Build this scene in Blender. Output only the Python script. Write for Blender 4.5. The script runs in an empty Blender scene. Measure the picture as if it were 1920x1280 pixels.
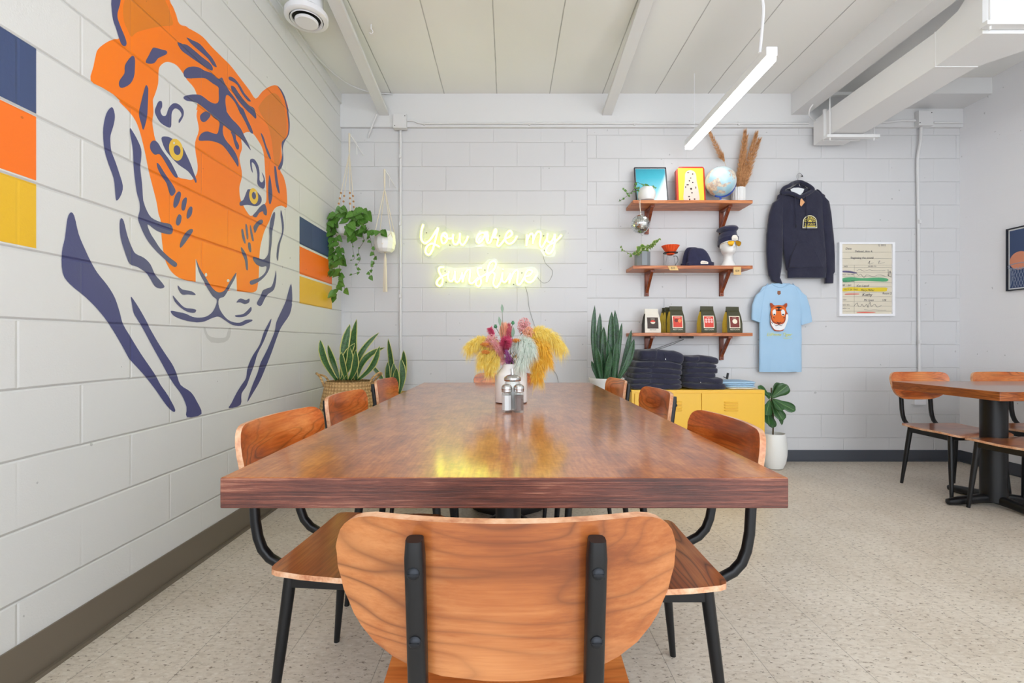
import bpy, math, random
from mathutils import Vector, Matrix, noise, geometry
random.seed(7)
PI = math.pi
scene = bpy.context.scene
C = scene.collection
# ---- camera model of the photograph (1920x1280), used to measure things
F, CX, CY, CAMZ = 857.0, 953.0, 643.0, 1.03
YB, XL, XR, ZC = 3.99, -1.456, 3.94, 3.19
def XW(px, Y): return (px - CX) * Y / F
def ZW(py, Y): return CAMZ + (CY - py) * Y / F
def W(px, py, Y): return Vector((XW(px, Y), Y, ZW(py, Y)))

def s2l(c):
    c = c / 255.0
    return c / 12.92 if c <= 0.04045 else ((c + 0.055) / 1.055) ** 2.4
def col(r, g, b): return (s2l(r), s2l(g), s2l(b), 1.0)

# ---------------------------------------------------------------- node helper
class NT:
    def __init__(self, name):
        self.m = bpy.data.materials.new(name); self.m.use_nodes = True
        self.t = self.m.node_tree; self.n = self.t.nodes; self.l = self.t.links
        self.n.clear()
        self.out = self.n.new('ShaderNodeOutputMaterial')
        self.p = self.n.new('ShaderNodeBsdfPrincipled')
        self.l.new(self.p.outputs[0], self.out.inputs[0])
    def new(self, t): return self.n.new(t)
    def put(self, inp, v):
        if isinstance(v, bpy.types.NodeSocket): self.l.new(v, inp)
        elif v is not None:
            if hasattr(inp.default_value, '__len__') and not hasattr(v, '__len__'): v = (v,) * len(inp.default_value)
            inp.default_value = v
    def math(self, op, a, b=None, c=None, clamp=False):
        n = self.n.new('ShaderNodeMath'); n.operation = op; n.use_clamp = clamp
        for i, v in enumerate((a, b, c)):
            if v is not None: self.put(n.inputs[i], v)
        return n.outputs[0]
    def pos(self, kind='Object'):
        if kind == 'World': return self.n.new('ShaderNodeNewGeometry').outputs['Position']
        return self.n.new('ShaderNodeTexCoord').outputs[kind]
    def mapping(self, v, scale=(1, 1, 1), loc=(0, 0, 0), rot=(0, 0, 0)):
        n = self.n.new('ShaderNodeMapping'); self.l.new(v, n.inputs[0])
        self.put(n.inputs['Scale'], scale); self.put(n.inputs['Location'], loc); n.inputs['Rotation'].default_value = rot
        return n.outputs[0]
    def noise(self, v, scale, detail=2, rough=0.5, dist=0.0):
        n = self.n.new('ShaderNodeTexNoise')
        if v is not None: self.l.new(v, n.inputs['Vector'])
        n.inputs['Scale'].default_value = scale; n.inputs['Detail'].default_value = detail
        n.inputs['Roughness'].default_value = rough; n.inputs['Distortion'].default_value = dist
        return n.outputs['Fac']
    def sep(self, v):
        n = self.n.new('ShaderNodeSeparateXYZ'); self.l.new(v, n.inputs[0]); return n.outputs
    def comb(self, x, y, z):
        n = self.n.new('ShaderNodeCombineXYZ')
        for i, v in enumerate((x, y, z)): self.put(n.inputs[i], v)
        return n.outputs[0]
    def ramp(self, v, stops, interp='LINEAR'):
        n = self.n.new('ShaderNodeValToRGB'); self.l.new(v, n.inputs[0]); e = n.color_ramp.elements
        n.color_ramp.interpolation = interp
        while len(e) < len(stops): e.new(0.5)
        for i, (p, c) in enumerate(stops):
            e[i].position = p; e[i].color = c if len(c) == 4 else (*c, 1)
        return n.outputs[0]
    def mix(self, f, a, b, mode='MIX'):
        n = self.n.new('ShaderNodeMix'); n.data_type = 'RGBA'; n.blend_type = mode
        self.put(n.inputs['Factor'], f); self.put(n.inputs['A'], a); self.put(n.inputs['B'], b)
        # RGBA sockets are the third pair
        return n.outputs['Result']
    def mixc(self, f, a, b, mode='MIX'):
        n = self.n.new('ShaderNodeMix'); n.data_type = 'RGBA'; n.blend_type = mode
        self.put(n.inputs[0], f); self.put(n.inputs[6], a); self.put(n.inputs[7], b)
        return n.outputs[2]
    def bump(self, h, strength=0.3, dist=0.01, normal=None):
        n = self.n.new('ShaderNodeBump'); n.inputs['Strength'].default_value = strength
        n.inputs['Distance'].default_value = dist; self.l.new(h, n.inputs['Height'])
        if normal is not None: self.l.new(normal, n.inputs['Normal'])
        return n.outputs[0]
    def set(self, **k):
        names = dict(color='Base Color', rough='Roughness', metal='Metallic', normal='Normal', alpha='Alpha',
                     trans='Transmission Weight', ior='IOR', coat='Coat Weight', coatr='Coat Roughness',
                     spec='Specular IOR Level', sheen='Sheen Weight', emis='Emission Color', emstr='Emission Strength', sss='Subsurface Weight')
        for a, v in k.items(): self.put(self.p.inputs[names[a]], v)
        return self

MATS = {}
def plain(name, rgb, rough=0.5, metal=0.0, bump=None, **k):
    if name in MATS: return MATS[name]
    t = NT(name); t.set(color=col(*rgb), rough=rough, metal=metal, **k)
    if bump:
        t.set(normal=t.bump(t.noise(t.pos('Object'), bump[0], 3), bump[1], bump[2] if len(bump) > 2 else 0.004))
    MATS[name] = t.m
    return t.m

# block joints: u, v sockets -> (mask_h, mask_v, height)
def blocks(t, u, v, L, H, u0, v0, w=0.007):
    vv = t.math('DIVIDE', t.math('SUBTRACT', v, v0), H)
    row = t.math('FLOOR', vv)
    fv = t.math('FRACT', vv)
    half = t.math('MULTIPLY', t.math('MODULO', t.math('ABSOLUTE', row), 2.0), 0.5)
    uu = t.math('ADD', t.math('DIVIDE', t.math('SUBTRACT', u, u0), L), half)
    fu = t.math('FRACT', uu)
    dv = t.math('MULTIPLY', t.math('MINIMUM', fv, t.math('SUBTRACT', 1.0, fv)), H)
    du = t.math('MULTIPLY', t.math('MINIMUM', fu, t.math('SUBTRACT', 1.0, fu)), L)
    mh = t.math('SUBTRACT', 1.0, t.math('DIVIDE', dv, w), clamp=True)
    mv = t.math('SUBTRACT', 1.0, t.math('DIVIDE', du, w), clamp=True)
    return mh, mv

def wall_paint(name, rgb, which, rough=0.42, fine=0.25, plainwall=False):
    """painted concrete block: real joints in the bump, a little dirt in the joint lines"""
    if name in MATS: return MATS[name]
    t = NT(name); p = t.pos('World'); s = t.sep(p)
    nz = t.noise(p, 9.0, 2); nf = t.noise(p, 160.0, 3, 0.6); nl = t.noise(p, 1.3, 2)
    wob = t.math('MULTIPLY', t.math('SUBTRACT', t.noise(p, 3.0, 3), 0.5), 0.006)
    zz = t.math('ADD', s[2], wob)
    if which == 'left': mh, mv = blocks(t, s[1], zz, 0.408, 0.2095, 1.355, 0.054 + 0.2095 * 0, 0.0065)
    elif which == 'back':
        a = blocks(t, s[0], zz, 0.415, 0.2115, -0.753, 0.0325, 0.0045)
        b = blocks(t, s[0], zz, 0.393, 0.2032, 2.93, 0.0, 0.0045)
        sel = t.math('GREATER_THAN', s[0], 0.688)
        mh = t.math('ADD', t.math('MULTIPLY', a[0], t.math('SUBTRACT', 1.0, sel)), t.math('MULTIPLY', b[0], sel))
        mv = t.math('ADD', t.math('MULTIPLY', a[1], t.math('SUBTRACT', 1.0, sel)), t.math('MULTIPLY', b[1], sel))
        ex = t.math('SUBTRACT', 1.0, t.math('DIVIDE', t.math('ABSOLUTE', t.math('SUBTRACT', t.math('ADD', s[0], wob), 0.688)), 0.005), clamp=True)
        mv = t.math('MAXIMUM', mv, ex)
    else: mh, mv = blocks(t, s[1], zz, 0.405, 0.205, 0.1, 0.0, 0.003)
    fade = t.math('MULTIPLY', t.math('SUBTRACT', nl, 0.33), 3.5, clamp=True)
    kh, kv = (0.85, 0.35) if which == 'left' else ((0.62, 0.62) if which == 'back' else (0.10, 0.06))
    mask = t.math('MAXIMUM', t.math('MULTIPLY', mh, kh), t.math('MULTIPLY', t.math('MULTIPLY', mv, kv), fade))
    h = t.math('ADD', t.math('MULTIPLY', mask, -1.0), t.math('ADD', t.math('MULTIPLY', nf, 0.10 * fine / 0.25), t.math('MULTIPLY', nz, 0.10)))
    t.set(normal=t.bump(h, 0.8, 0.006), rough=rough)
    dark = t.mixc(t.math('MULTIPLY', t.math('POWER', mask, 3.0), t.math('MULTIPLY', t.noise(p, 14.0, 3), 0.8)), col(*rgb), tuple(x * 0.35 for x in col(*rgb)[:3]) + (1,))
    pit = t.math('GREATER_THAN', t.noise(p, 26.0, 1), 0.80)
    dark = t.mixc(t.math('MULTIPLY', pit, 0.5), dark, tuple(x * 0.4 for x in col(*rgb)[:3]) + (1,))
    t.set(color=dark)
    MATS[name] = t.m
    return t.m

def wood(name, stops, scale=(1.2, 1.2, 12), fine=(3, 3, 90), rough=0.3, amp=0.55, bumpk=0.03, seedloc=True, coat=0.0, dist=1.2, rot=(0, 0, 0), big=2.2, fine_amt=0.25):
    t = NT(name); p = t.pos('Object')
    if seedloc:
        r = t.new('ShaderNodeObjectInfo').outputs['Random']
        off = t.comb(t.math('MULTIPLY', r, 7.0), t.math('MULTIPLY', r, 13.0), t.math('MULTIPLY', r, 5.0))
        va = t.new('ShaderNodeVectorMath'); va.operation = 'ADD'
        t.l.new(p, va.inputs[0]); t.l.new(off, va.inputs[1]); p = va.outputs[0]
    q = t.mapping(p, scale, rot=rot)
    a = t.noise(q, big, 3, 0.55, dist)
    b = t.noise(t.mapping(p, fine, rot=rot), 4.0, 3, 0.6)
    rings = t.math('FRACT', t.math('MULTIPLY', a, 5.0))
    rings = t.math('ABSOLUTE', t.math('SUBTRACT', t.math('MULTIPLY', rings, 2.0), 1.0))
    v = t.math('ADD', t.math('ADD', t.math('MULTIPLY', a, amp), t.math('MULTIPLY', rings, 0.28)), t.math('MULTIPLY', t.math('SUBTRACT', b, 0.5), fine_amt * 2), clamp=True)
    t.set(color=t.ramp(v, stops), rough=rough, coat=coat, coatr=0.12,
          normal=t.bump(b, 0.25, bumpk * 0.01))
    MATS[name] = t.m
    return t.m

# ---------------------------------------------------------------- mesh helper
class MB:
    def __init__(self): self.v = []; self.f = []; self.mi = []; self.uv = {}
    def vert(self, p): self.v.append(Vector(p)); return len(self.v) - 1
    def face(self, idx, m=0, uv=None):
        self.f.append(tuple(idx)); self.mi.append(m)
        if uv: self.uv[len(self.f) - 1] = uv
    def box(self, lo, hi, m=0, M=None):
        x0, y0, z0 = lo; x1, y1, z1 = hi
        pts = [(x0, y0, z0), (x1, y0, z0), (x1, y1, z0), (x0, y1, z0), (x0, y0, z1), (x1, y0, z1), (x1, y1, z1), (x0, y1, z1)]
        b = len(self.v)
        for p in pts: self.v.append((M @ Vector(p)) if M else Vector(p))
        for f in ((0, 3, 2, 1), (4, 5, 6, 7), (0, 1, 5, 4), (1, 2, 6, 5), (2, 3, 7, 6), (3, 0, 4, 7)): self.face([b + i for i in f], m)
        return self
    def rings(self, rings, m=0, closed=True, cap=True, uvs=False):
        """rings: list of lists of points, same count"""
        n = len(rings[0]); base = len(self.v)
        for r in rings:
            for p in r: self.v.append(Vector(p))
        k = n if closed else n - 1
        for i in range(len(rings) - 1):
            for j in range(k):
                j2 = (j + 1) % n
                a = base + i * n + j; b = base + i * n + j2; c = base + (i + 1) * n + j2; d = base + (i + 1) * n + j
                uv = None
                if uvs:
                    u0 = j / (n - 1) if not closed else j / n; u1 = (j + 1) / (n - 1) if not closed else (j + 1) / n
                    v0 = i / (len(rings) - 1); v1 = (i + 1) / (len(rings) - 1)
                    uv = [(u0, v0), (u1, v0), (u1, v1), (u0, v1)]
                self.face((a, b, c, d), m, uv)
        if cap and closed:
            self.face([base + j for j in range(n)][::-1], m)
            self.face([base + (len(rings) - 1) * n + j for j in range(n)], m)
        return self
    def lathe(self, prof, c=(0, 0, 0), seg=32, m=0, cap=True, flute=0, flute_n=20, M=None):
        R = []
        for r, z in prof:
            ring = []
            for j in range(seg):
                a = 2 * PI * j / seg
                rr = r * (1 + flute * math.cos(flute_n * a)) if flute else r
                p = Vector((c[0] + rr * math.cos(a), c[1] + rr * math.sin(a), c[2] + z))
                ring.append(M @ p if M else p)
            R.append(ring)
        return self.rings(R, m, True, cap)
    def tube(self, pts, r, seg=8, m=0, cap=True, sq=None):
        pts = [Vector(p) for p in pts]
        n = len(pts); rs = r if isinstance(r, (list, tuple)) else [r] * n
        tang = []
        for i in range(n):
            a = pts[max(0, i - 1)]; b = pts[min(n - 1, i + 1)]; d = (b - a)
            tang.append(d.normalized() if d.length > 1e-9 else Vector((0, 0, 1)))
        up = Vector((0, 0, 1)) if abs(tang[0].z) < 0.9 else Vector((1, 0, 0))
        N = tang[0].cross(up).normalized()
        R = []
        for i in range(n):
            N = (N - tang[i] * N.dot(tang[i]))
            N = N.normalized() if N.length > 1e-6 else tang[i].orthogonal().normalized()
            B = tang[i].cross(N)
            ring = []
            for j in range(seg):
                a = 2 * PI * (j + 0.5) / seg; ca, sa = math.cos(a), math.sin(a)
                if sq: ca = math.copysign(abs(ca) ** sq, ca); sa = math.copysign(abs(sa) ** sq, sa)
                ring.append(pts[i] + (N * ca + B * sa) * rs[i])
            R.append(ring)
        return self.rings(R, m, True, cap)
    def sphere(self, c, r, seg=24, rin=14, m=0, M=None):
        rr = r if hasattr(r, '__len__') else (r, r, r)
        R = []
        for i in range(rin + 1):
            t = PI * i / rin; st = max(math.sin(t), 1e-3); ring = []
            for j in range(seg):
                a = 2 * PI * j / seg
                p = Vector((c[0] + rr[0] * st * math.cos(a), c[1] + rr[1] * st * math.sin(a), c[2] - rr[2] * math.cos(t)))
                ring.append(M @ p if M else p)
            R.append(ring)
        return self.rings(R, m, True, True)
    def poly(self, pts, m=0, thick=None):
        """filled polygon of 3D points (planar), optional extrusion vector"""
        pts = [Vector(p) for p in pts]
        tr = geometry.tessellate_polygon([pts]); b = len(self.v)
        self.v += pts
        for t in tr: self.face([b + i for i in t], m)
        if thick is not None:
            b2 = len(self.v); self.v += [p + Vector(thick) for p in pts]
            for t in tr: self.face([b2 + i for i in reversed(t)], m)
            n = len(pts)
            for i in range(n):
                j = (i + 1) % n; self.face((b + i, b + j, b2 + j, b2 + i), m)
        return self
    def build(self, name, mat, parent=None, smooth=True, bevel=None, angle=40, loc=None):
        me = bpy.data.meshes.new(name)
        me.from_pydata([tuple(v) for v in self.v], [], self.f)
        mats = mat if isinstance(mat, (list, tuple)) else [mat]
        for x in mats: me.materials.append(x)
        for i, p in enumerate(me.polygons): p.material_index = self.mi[i]
        if self.uv:
            L = me.uv_layers.new(name='UVMap')
            for fi, uv in self.uv.items():
                for k, li in enumerate(me.polygons[fi].loop_indices): L.data[li].uv = uv[k]
        me.validate(); me.update()
        import bmesh
        bm = bmesh.new(); bm.from_mesh(me)
        bmesh.ops.recalc_face_normals(bm, faces=bm.faces)
        if smooth:
            for f in bm.faces: f.smooth = True
            ca = math.radians(angle)
            for e in bm.edges:
                if len(e.link_faces) == 2 and e.calc_face_angle(0) > ca: e.smooth = False
        bm.to_mesh(me); bm.free()
        o = bpy.data.objects.new(name, me); C.objects.link(o)
        if parent is not None: o.parent = parent
        if bevel:
            b = o.modifiers.new('bevel', 'BEVEL'); b.width = bevel; b.segments = 2; b.limit_method = 'ANGLE'; b.angle_limit = math.radians(50); b.harden_normals = True
            for p in me.polygons: p.use_smooth = True
        if loc is not None: o.location = loc
        return o

def catmull(pts, n=6, closed=True):
    P = [Vector(p) for p in pts]; out = []; L = len(P)
    rng = range(L) if closed else range(L - 1)
    for i in rng:
        if closed: a, b, c, d = P[i - 1], P[i], P[(i + 1) % L], P[(i + 2) % L]
        else: a, b, c, d = P[max(i - 1, 0)], P[i], P[i + 1], P[min(i + 2, L - 1)]
        for k in range(n):
            t = k / n
            out.append(0.5 * ((2 * b) + (c - a) * t + (2 * a - 5 * b + 4 * c - d) * t * t + (3 * b - a - 3 * c + d) * t ** 3))
    if not closed: out.append(P[-1])
    return out

def tag(o, label=None, cat=None, group=None, kind=None):
    if label: o['label'] = label
    if cat: o['category'] = cat
    if group: o['group'] = group
    if kind: o['kind'] = kind
    return o
def empty(name, loc, label, cat, group=None, rz=0.0):
    o = bpy.data.objects.new(name, None); C.objects.link(o); o.empty_display_size = 0.05
    o.location = loc; o.rotation_euler = (0, 0, rz)
    return tag(o, label, cat, group)
def copy_tree(o, parent=None):
    c = o.copy(); C.objects.link(c)
    if parent is not None: c.parent = parent
    for ch in [x for x in C.objects if x.parent == o]: copy_tree(ch, c)
    return c
def text_mesh(mb, body, size, M, m=0, depth=0.0, align='CENTER', shear=0.0):
    cu = bpy.data.curves.new('lettering', 'FONT'); cu.body = body; cu.size = size; cu.align_x = align; cu.align_y = 'CENTER'
    cu.extrude = depth; cu.resolution_u = 2; cu.shear = shear; cu.fill_mode = 'BOTH'
    ob = bpy.data.objects.new('lettering_tmp', cu); C.objects.link(ob)
    bpy.context.view_layer.update()
    dg = bpy.context.evaluated_depsgraph_get()
    me = bpy.data.meshes.new_from_object(ob.evaluated_get(dg))
    b = len(mb.v)
    for v in me.vertices: mb.v.append(M @ v.co)
    for p in me.polygons: mb.face([b + i for i in p.vertices], m)
    bpy.data.objects.remove(ob); bpy.data.curves.remove(cu); bpy.data.meshes.remove(me)
# matrix that stands XY artwork up on a plane facing -Y (towards the room) at origin o
def stand(o, rx=0.0): return Matrix.Translation(Vector(o)) @ Matrix.Rotation(PI / 2 + rx, 4, 'X')

def struct(name, mb, m, **k):
    o = mb.build(name, m, smooth=False, **k); o['kind'] = 'structure'; return o

def settle(root):
    """children of this empty were modelled in world coordinates: keep them there"""
    M = Matrix.Translation(root.location) @ root.rotation_euler.to_matrix().to_4x4()
    for ch in C.objects:
        if ch.parent == root: ch.matrix_parent_inverse = M.inverted()
# ================================================================ setting
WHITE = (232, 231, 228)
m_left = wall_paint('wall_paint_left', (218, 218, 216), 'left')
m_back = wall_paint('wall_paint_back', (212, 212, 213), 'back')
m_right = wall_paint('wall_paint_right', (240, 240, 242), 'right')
m_white = plain('white_paint', (220, 220, 220), 0.45, bump=(30, 0.15))
m_ductw = plain('duct_paint', (236, 236, 235), 0.4, bump=(6, 0.12))
YF = -1.7
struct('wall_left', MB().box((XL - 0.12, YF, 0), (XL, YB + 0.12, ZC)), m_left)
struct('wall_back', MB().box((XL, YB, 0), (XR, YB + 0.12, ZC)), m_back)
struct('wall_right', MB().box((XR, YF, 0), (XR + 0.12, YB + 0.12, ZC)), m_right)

# floor: vinyl composition tiles
t = NT('vinyl_tile'); p = t.pos('World'); s = t.sep(p)
def line(t, c, c0, L, w):
    f = t.math('FRACT', t.math('DIVIDE', t.math('SUBTRACT', c, c0), L))
    d = t.math('MULTIPLY', t.math('MINIMUM', f, t.math('SUBTRACT', 1.0, f)), L)
    return t.math('SUBTRACT', 1.0, t.math('DIVIDE', d, w), clamp=True)
lx = line(t, s[0], 0.508, 0.3085, 0.0016); ly = line(t, s[1], 0.05, 0.3085, 0.0012)
seam = t.math('MAXIMUM', lx, t.math('MULTIPLY', ly, 0.6))
q = t.mapping(p, (1, 2.3, 1)); q2 = t.mapping(p, (1.0, 2.0, 1), loc=(3, 7, 0))
base = t.ramp(t.noise(p, 3.0, 3), [(0.3, col(205, 193, 176)), (0.7, col(219, 209, 194))])
fl1 = t.ramp(t.noise(q, 34, 3, 0.6), [(0.47, (0, 0, 0, 1)), (0.62, (1, 1, 1, 1))])
fl2 = t.ramp(t.noise(q2, 48, 3, 0.65), [(0.585, (0, 0, 0, 1)), (0.66, (1, 1, 1, 1))])
fl3 = t.ramp(t.noise(t.mapping(p, (1, 2.0, 1), loc=(9, 2, 0)), 38, 3, 0.6), [(0.55, (0, 0, 0, 1)), (0.68, (1, 1, 1, 1))])
c1 = t.mixc(t.math('MULTIPLY', fl1, 0.35), base, col(172, 156, 136))
c2 = t.mixc(t.math('MULTIPLY', fl3, 0.6), c1, col(226, 219, 207))
c3 = t.mixc(t.math('MULTIPLY', fl2, 0.85), c2, col(112, 96, 78))
c4 = t.mixc(t.math('MULTIPLY', seam, 0.7), c3, col(90, 80, 68))
t.set(color=c4, rough=t.math('ADD', t.math('MULTIPLY', t.noise(p, 5, 3), 0.2), 0.28), normal=t.bump(t.math('ADD', t.math('MULTIPLY', seam, -1), t.math('MULTIPLY', fl2, -0.15)), 0.3, 0.002))
struct('floor', MB().box((XL, YF, -0.1), (XR, YB, 0)), t.m)

# ceiling: painted planks running away from the camera
t = NT('ceiling_plank'); p = t.pos('World'); s = t.sep(p)
wob = t.math('MULTIPLY', t.math('SUBTRACT', t.noise(t.mapping(p, (1, 1, 1)), 5, 4), 0.5), 0.008)
gl = line(t, t.math('ADD', s[0], wob), -1.014, 0.4575, 0.0055)
gl2 = t.math('MULTIPLY', gl, t.math('ADD', 0.35, t.math('MULTIPLY', t.noise(t.mapping(p, (3, 1, 1)), 7, 4), 0.9)), clamp=True)
t.set(color=t.mixc(t.math('MULTIPLY', gl2, 0.75), t.ramp(t.noise(p, 0.9, 2), [(0.35, col(229, 229, 225)), (0.7, col(237, 237, 235))]), col(70, 68, 60)),
      rough=0.6, normal=t.bump(t.math('ADD', t.math('MULTIPLY', gl, -1), t.math('MULTIPLY', t.noise(p, 12, 3), 0.15)), 0.5, 0.006))
struct('ceiling', MB().box((XL, YF, ZC), (XR, YB, ZC + 0.1)), t.m)

# baseboards (vinyl cove)
m_baseL = plain('cove_base_brown', (112, 102, 88), 0.35, bump=(4, 0.05))
m_baseB = plain('cove_base_grey', (74, 78, 86), 0.4)
struct('baseboard_left', MB().box((XL, YF, 0), (XL + 0.006, YB, 0.135)).box((XL, YF, 0), (XL + 0.02, YB, 0.012)), m_baseL)
struct('baseboard_back', MB().box((XL + 0.006, YB - 0.006, 0), (XR, YB, 0.098)).box((XL + 0.02, YB - 0.016, 0), (XR, YB - 0.006, 0.008)), m_baseB)
struct('baseboard_right', MB().box((XR - 0.006, YF, 0), (XR, YB - 0.006, 0.098)).box((XR - 0.016, YF, 0), (XR - 0.006, YB - 0.016, 0.008)), m_baseB)
# header band at the top of the back wall, ceiling beams
struct('trim_1', MB().box((XL, YB - 0.03, 2.902), (XR, YB, ZC)), m_white)
struct('trim_2', MB().box((2.45, YF, 3.005), (2.585, YB - 0.03, ZC)), m_white)
struct('trim_3', MB().box((3.05, 3.72, 3.06), (XR, YB - 0.03, ZC)), m_white)
# ledge above the left wall
struct('trim_4', MB().box((XL, YF, 3.10), (XL + 0.012, YB - 0.03, ZC)), m_left)

def strut(name, x, zf, label):
    # slanting flat bar from the header up to the ceiling
    a = Vector((x, YB - 0.03, zf)); b = Vector((x, 2.42, ZC - 0.004)); w = 0.042
    M = MB(); h = 0.03
    M.box((-w, 0, -h), (w, (b - a).length, 0), M=Matrix.Translation(a) @ Vector((0, 1, 0)).rotation_difference((b - a)).to_matrix().to_4x4())
    o = M.build(name, m_white, smooth=False, bevel=0.003); return tag(o, label, 'ceiling bar')
strut('ceiling_bar', -1.075, 3.0, 'slim white bar slanting from wall top to ceiling near the left corner')
strut('ceiling_bar', 0.855, 3.0, 'slim white bar slanting from wall top to ceiling, middle of the room above neon sign')

# storefront opening behind the camera: simple mullions
m_mull = plain('dark_aluminium', (70, 70, 72), 0.4, 0.6)
fr = MB()
for x in (XL + 0.03, -0.1, 1.24, 2.6, XR - 0.03): fr.box((x - 0.03, YF - 0.02, 0), (x + 0.03, YF + 0.04, ZC))
for z in (0.04, 2.3, ZC - 0.04): fr.box((XL, YF - 0.02, z - 0.03), (XR, YF + 0.04, z + 0.03))
struct('window_1', fr, m_mull)

# ================================================================ mural
def LW(px, py, d):
    s = (CX - px) / (-XL); Y = F / s
    return Vector((XL + d, Y, CAMZ + (CY - py) / s))
class Tr:
    def __init__(s, x0, y0, k): s.x0, s.y0, s.k = x0, y0, k
    def __call__(s, *p): return [(s.x0 + x / s.k, s.y0 + y / s.k) for x, y in p]
A = Tr(160, 0, 6.4); B = Tr(340, 0, 5.818); Cc = Tr(180, 180, 5.818); D = Tr(360, 200, 5.818)
E = Tr(180, 380, 5.818); Fq = Tr(370, 380, 4.741); G = Tr(100, 380, 4.267); Hh = Tr(220, 560, 5.333); Z = Tr(0, 0, 3.2); Q = Tr(0, 0, 1)
def paint(mb, pts, d, m=0, sm=3, closed=True):
    p3 = [LW(x, y, 0) for x, y in pts]
    p2 = catmull(p3, sm) if sm > 1 else p3
    for p in p2: p.x = XL + d
    mb.poly(p2, m)
def dot(mb, cx, cy, rx, ry, d, m=0, tilt=0.0, n=20):
    pts = []
    for i in range(n):
        a = 2 * PI * i / n; x = rx * math.cos(a); y = ry * math.sin(a); c, s_ = math.cos(tilt), math.sin(tilt)
        pts.append((cx + x * c - y * s_, cy + x * s_ + y * c))
    paint(mb, pts, d, m, 1)
pm = lambda n, c: wall_paint(n, c, 'left', 0.38, 0.2)
m_or = pm('mural_orange', (252, 126, 0)); m_or2 = pm('mural_dark_orange', (226, 126, 18)); m_nv = pm('mural_navy', (74, 77, 122))
m_cr = pm('mural_white', (218, 218, 216)); m_ye = pm('mural_yellow', (236, 194, 66)); m_gy = pm('mural_grey', (198, 198, 195))
m_by = pm('mural_gold', (233, 184, 40)); m_bo = pm('mural_band_orange', (250, 118, 20)); m_bn = pm('mural_band_navy', (62, 78, 118))

mural = empty('tiger_mural', (XL, 2.1, 1.6), 'huge orange tiger face with navy stripes painted on the left white block wall', 'mural')
face = A((400, 460), (345, 470), (250, 510), (150, 590), (120, 680), (95, 800), (62, 965), (200, 1050), (330, 1130), (420, 1215)) + \
    Cc((250, 60), (350, 160), (430, 270), (480, 400), (530, 600), (570, 800), (620, 1000), (660, 1160)) + \
    E((680, 120), (705, 200), (715, 380), (735, 540), (760, 640), (820, 750), (900, 815), (1000, 850), (1085, 862)) + \
    Fq((60, 730), (120, 765), (160, 800), (200, 810), (250, 790), (300, 778), (350, 785), (470, 797), (510, 790), (532, 760), (545, 650), (548, 560), (555, 420), (575, 320), (600, 240), (640, 160), (668, 80), (700, 40), (750, 25), (795, 38)) + \
    D((1030, 900), (1000, 770), (960, 690), (985, 620), (975, 400), (1040, 320), (1055, 200), (1045, 60)) + \
    B((1160, 1150), (1100, 1000), (1040, 932), (960, 945), (880, 1000), (810, 1075), (740, 980), (640, 850), (540, 720), (440, 620), (330, 510), (230, 400), (120, 330), (0, 268)) + \
    A((1240, 330), (1130, 288), (1090, 180), (1050, 80), (1010, 0)) + Q((306, -50), (285, -90), (262, -100), (240, -80), (222, -40), (213, 0)) + \
    A((335, 100), (350, 240), (385, 340))
mb = MB(); paint(mb, face, 0.0006, 0, 3)
fo = mb.build('face', m_or, mural, smooth=False)
ear1 = A((470, 0), (450, 100), (460, 250), (500, 350), (550, 440), (620, 385), (800, 335), (920, 315), (1045, 300), (1030, 200), (990, 80), (955, 0)) + Q((300, -32), (270, -62), (246, -40))
ear2 = B((850, 1150), (920, 1060), (1000, 1015), (1060, 1050), (1110, 1150)) + D((1015, 60), (1030, 200), (1020, 320), (970, 400), (960, 500), (945, 640), (900, 620), (880, 480), (860, 330), (820, 200), (730, 40))
for e in (ear1, ear2):
    mb = MB(); paint(mb, e, 0.0009, 0, 3); mb.build('inner_ear', m_or2, mural, smooth=False)
wl = A((890, 800), (960, 745), (1040, 755), (1110, 800), (1190, 910)) + B((60, 870), (130, 950), (165, 1030), (175, 1130), (160, 1200)) + \
    Cc((1105, 150), (1095, 220), (1120, 370), (1080, 500), (1085, 620), (1105, 740), (1100, 840), (1050, 910), (980, 905), (890, 880), (800, 760), (720, 640), (650, 490), (625, 380), (612, 280), (625, 180), (620, 80)) + A((810, 1190), (830, 1140), (870, 1010), (875, 880))
wr = D((565, 290), (620, 275), (670, 300), (720, 370), (760, 440), (785, 540), (795, 700), (805, 850), (810, 980), (800, 1050), (740, 1110), (650, 1190), (600, 1150), (560, 1080), (525, 1000), (515, 880), (540, 780), (540, 700), (515, 560), (545, 450), (535, 350))
for e in (wl, wr):
    mb = MB(); paint(mb, e, 0.0009, 0, 3); mb.build('eye_patch', m_cr, mural, smooth=False)
mb = MB()
paint(mb, E((1085, 610), (1190, 898), (1085, 866)), 0.0009, 0, 1); mb.build('muzzle_patch', m_cr, mural, smooth=False); mb = MB(); paint(mb, Fq((344, 615), (351, 790), (265, 772)), 0.0009, 0, 1)
mb.build('muzzle_patch', m_cr, mural, smooth=False)
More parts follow.
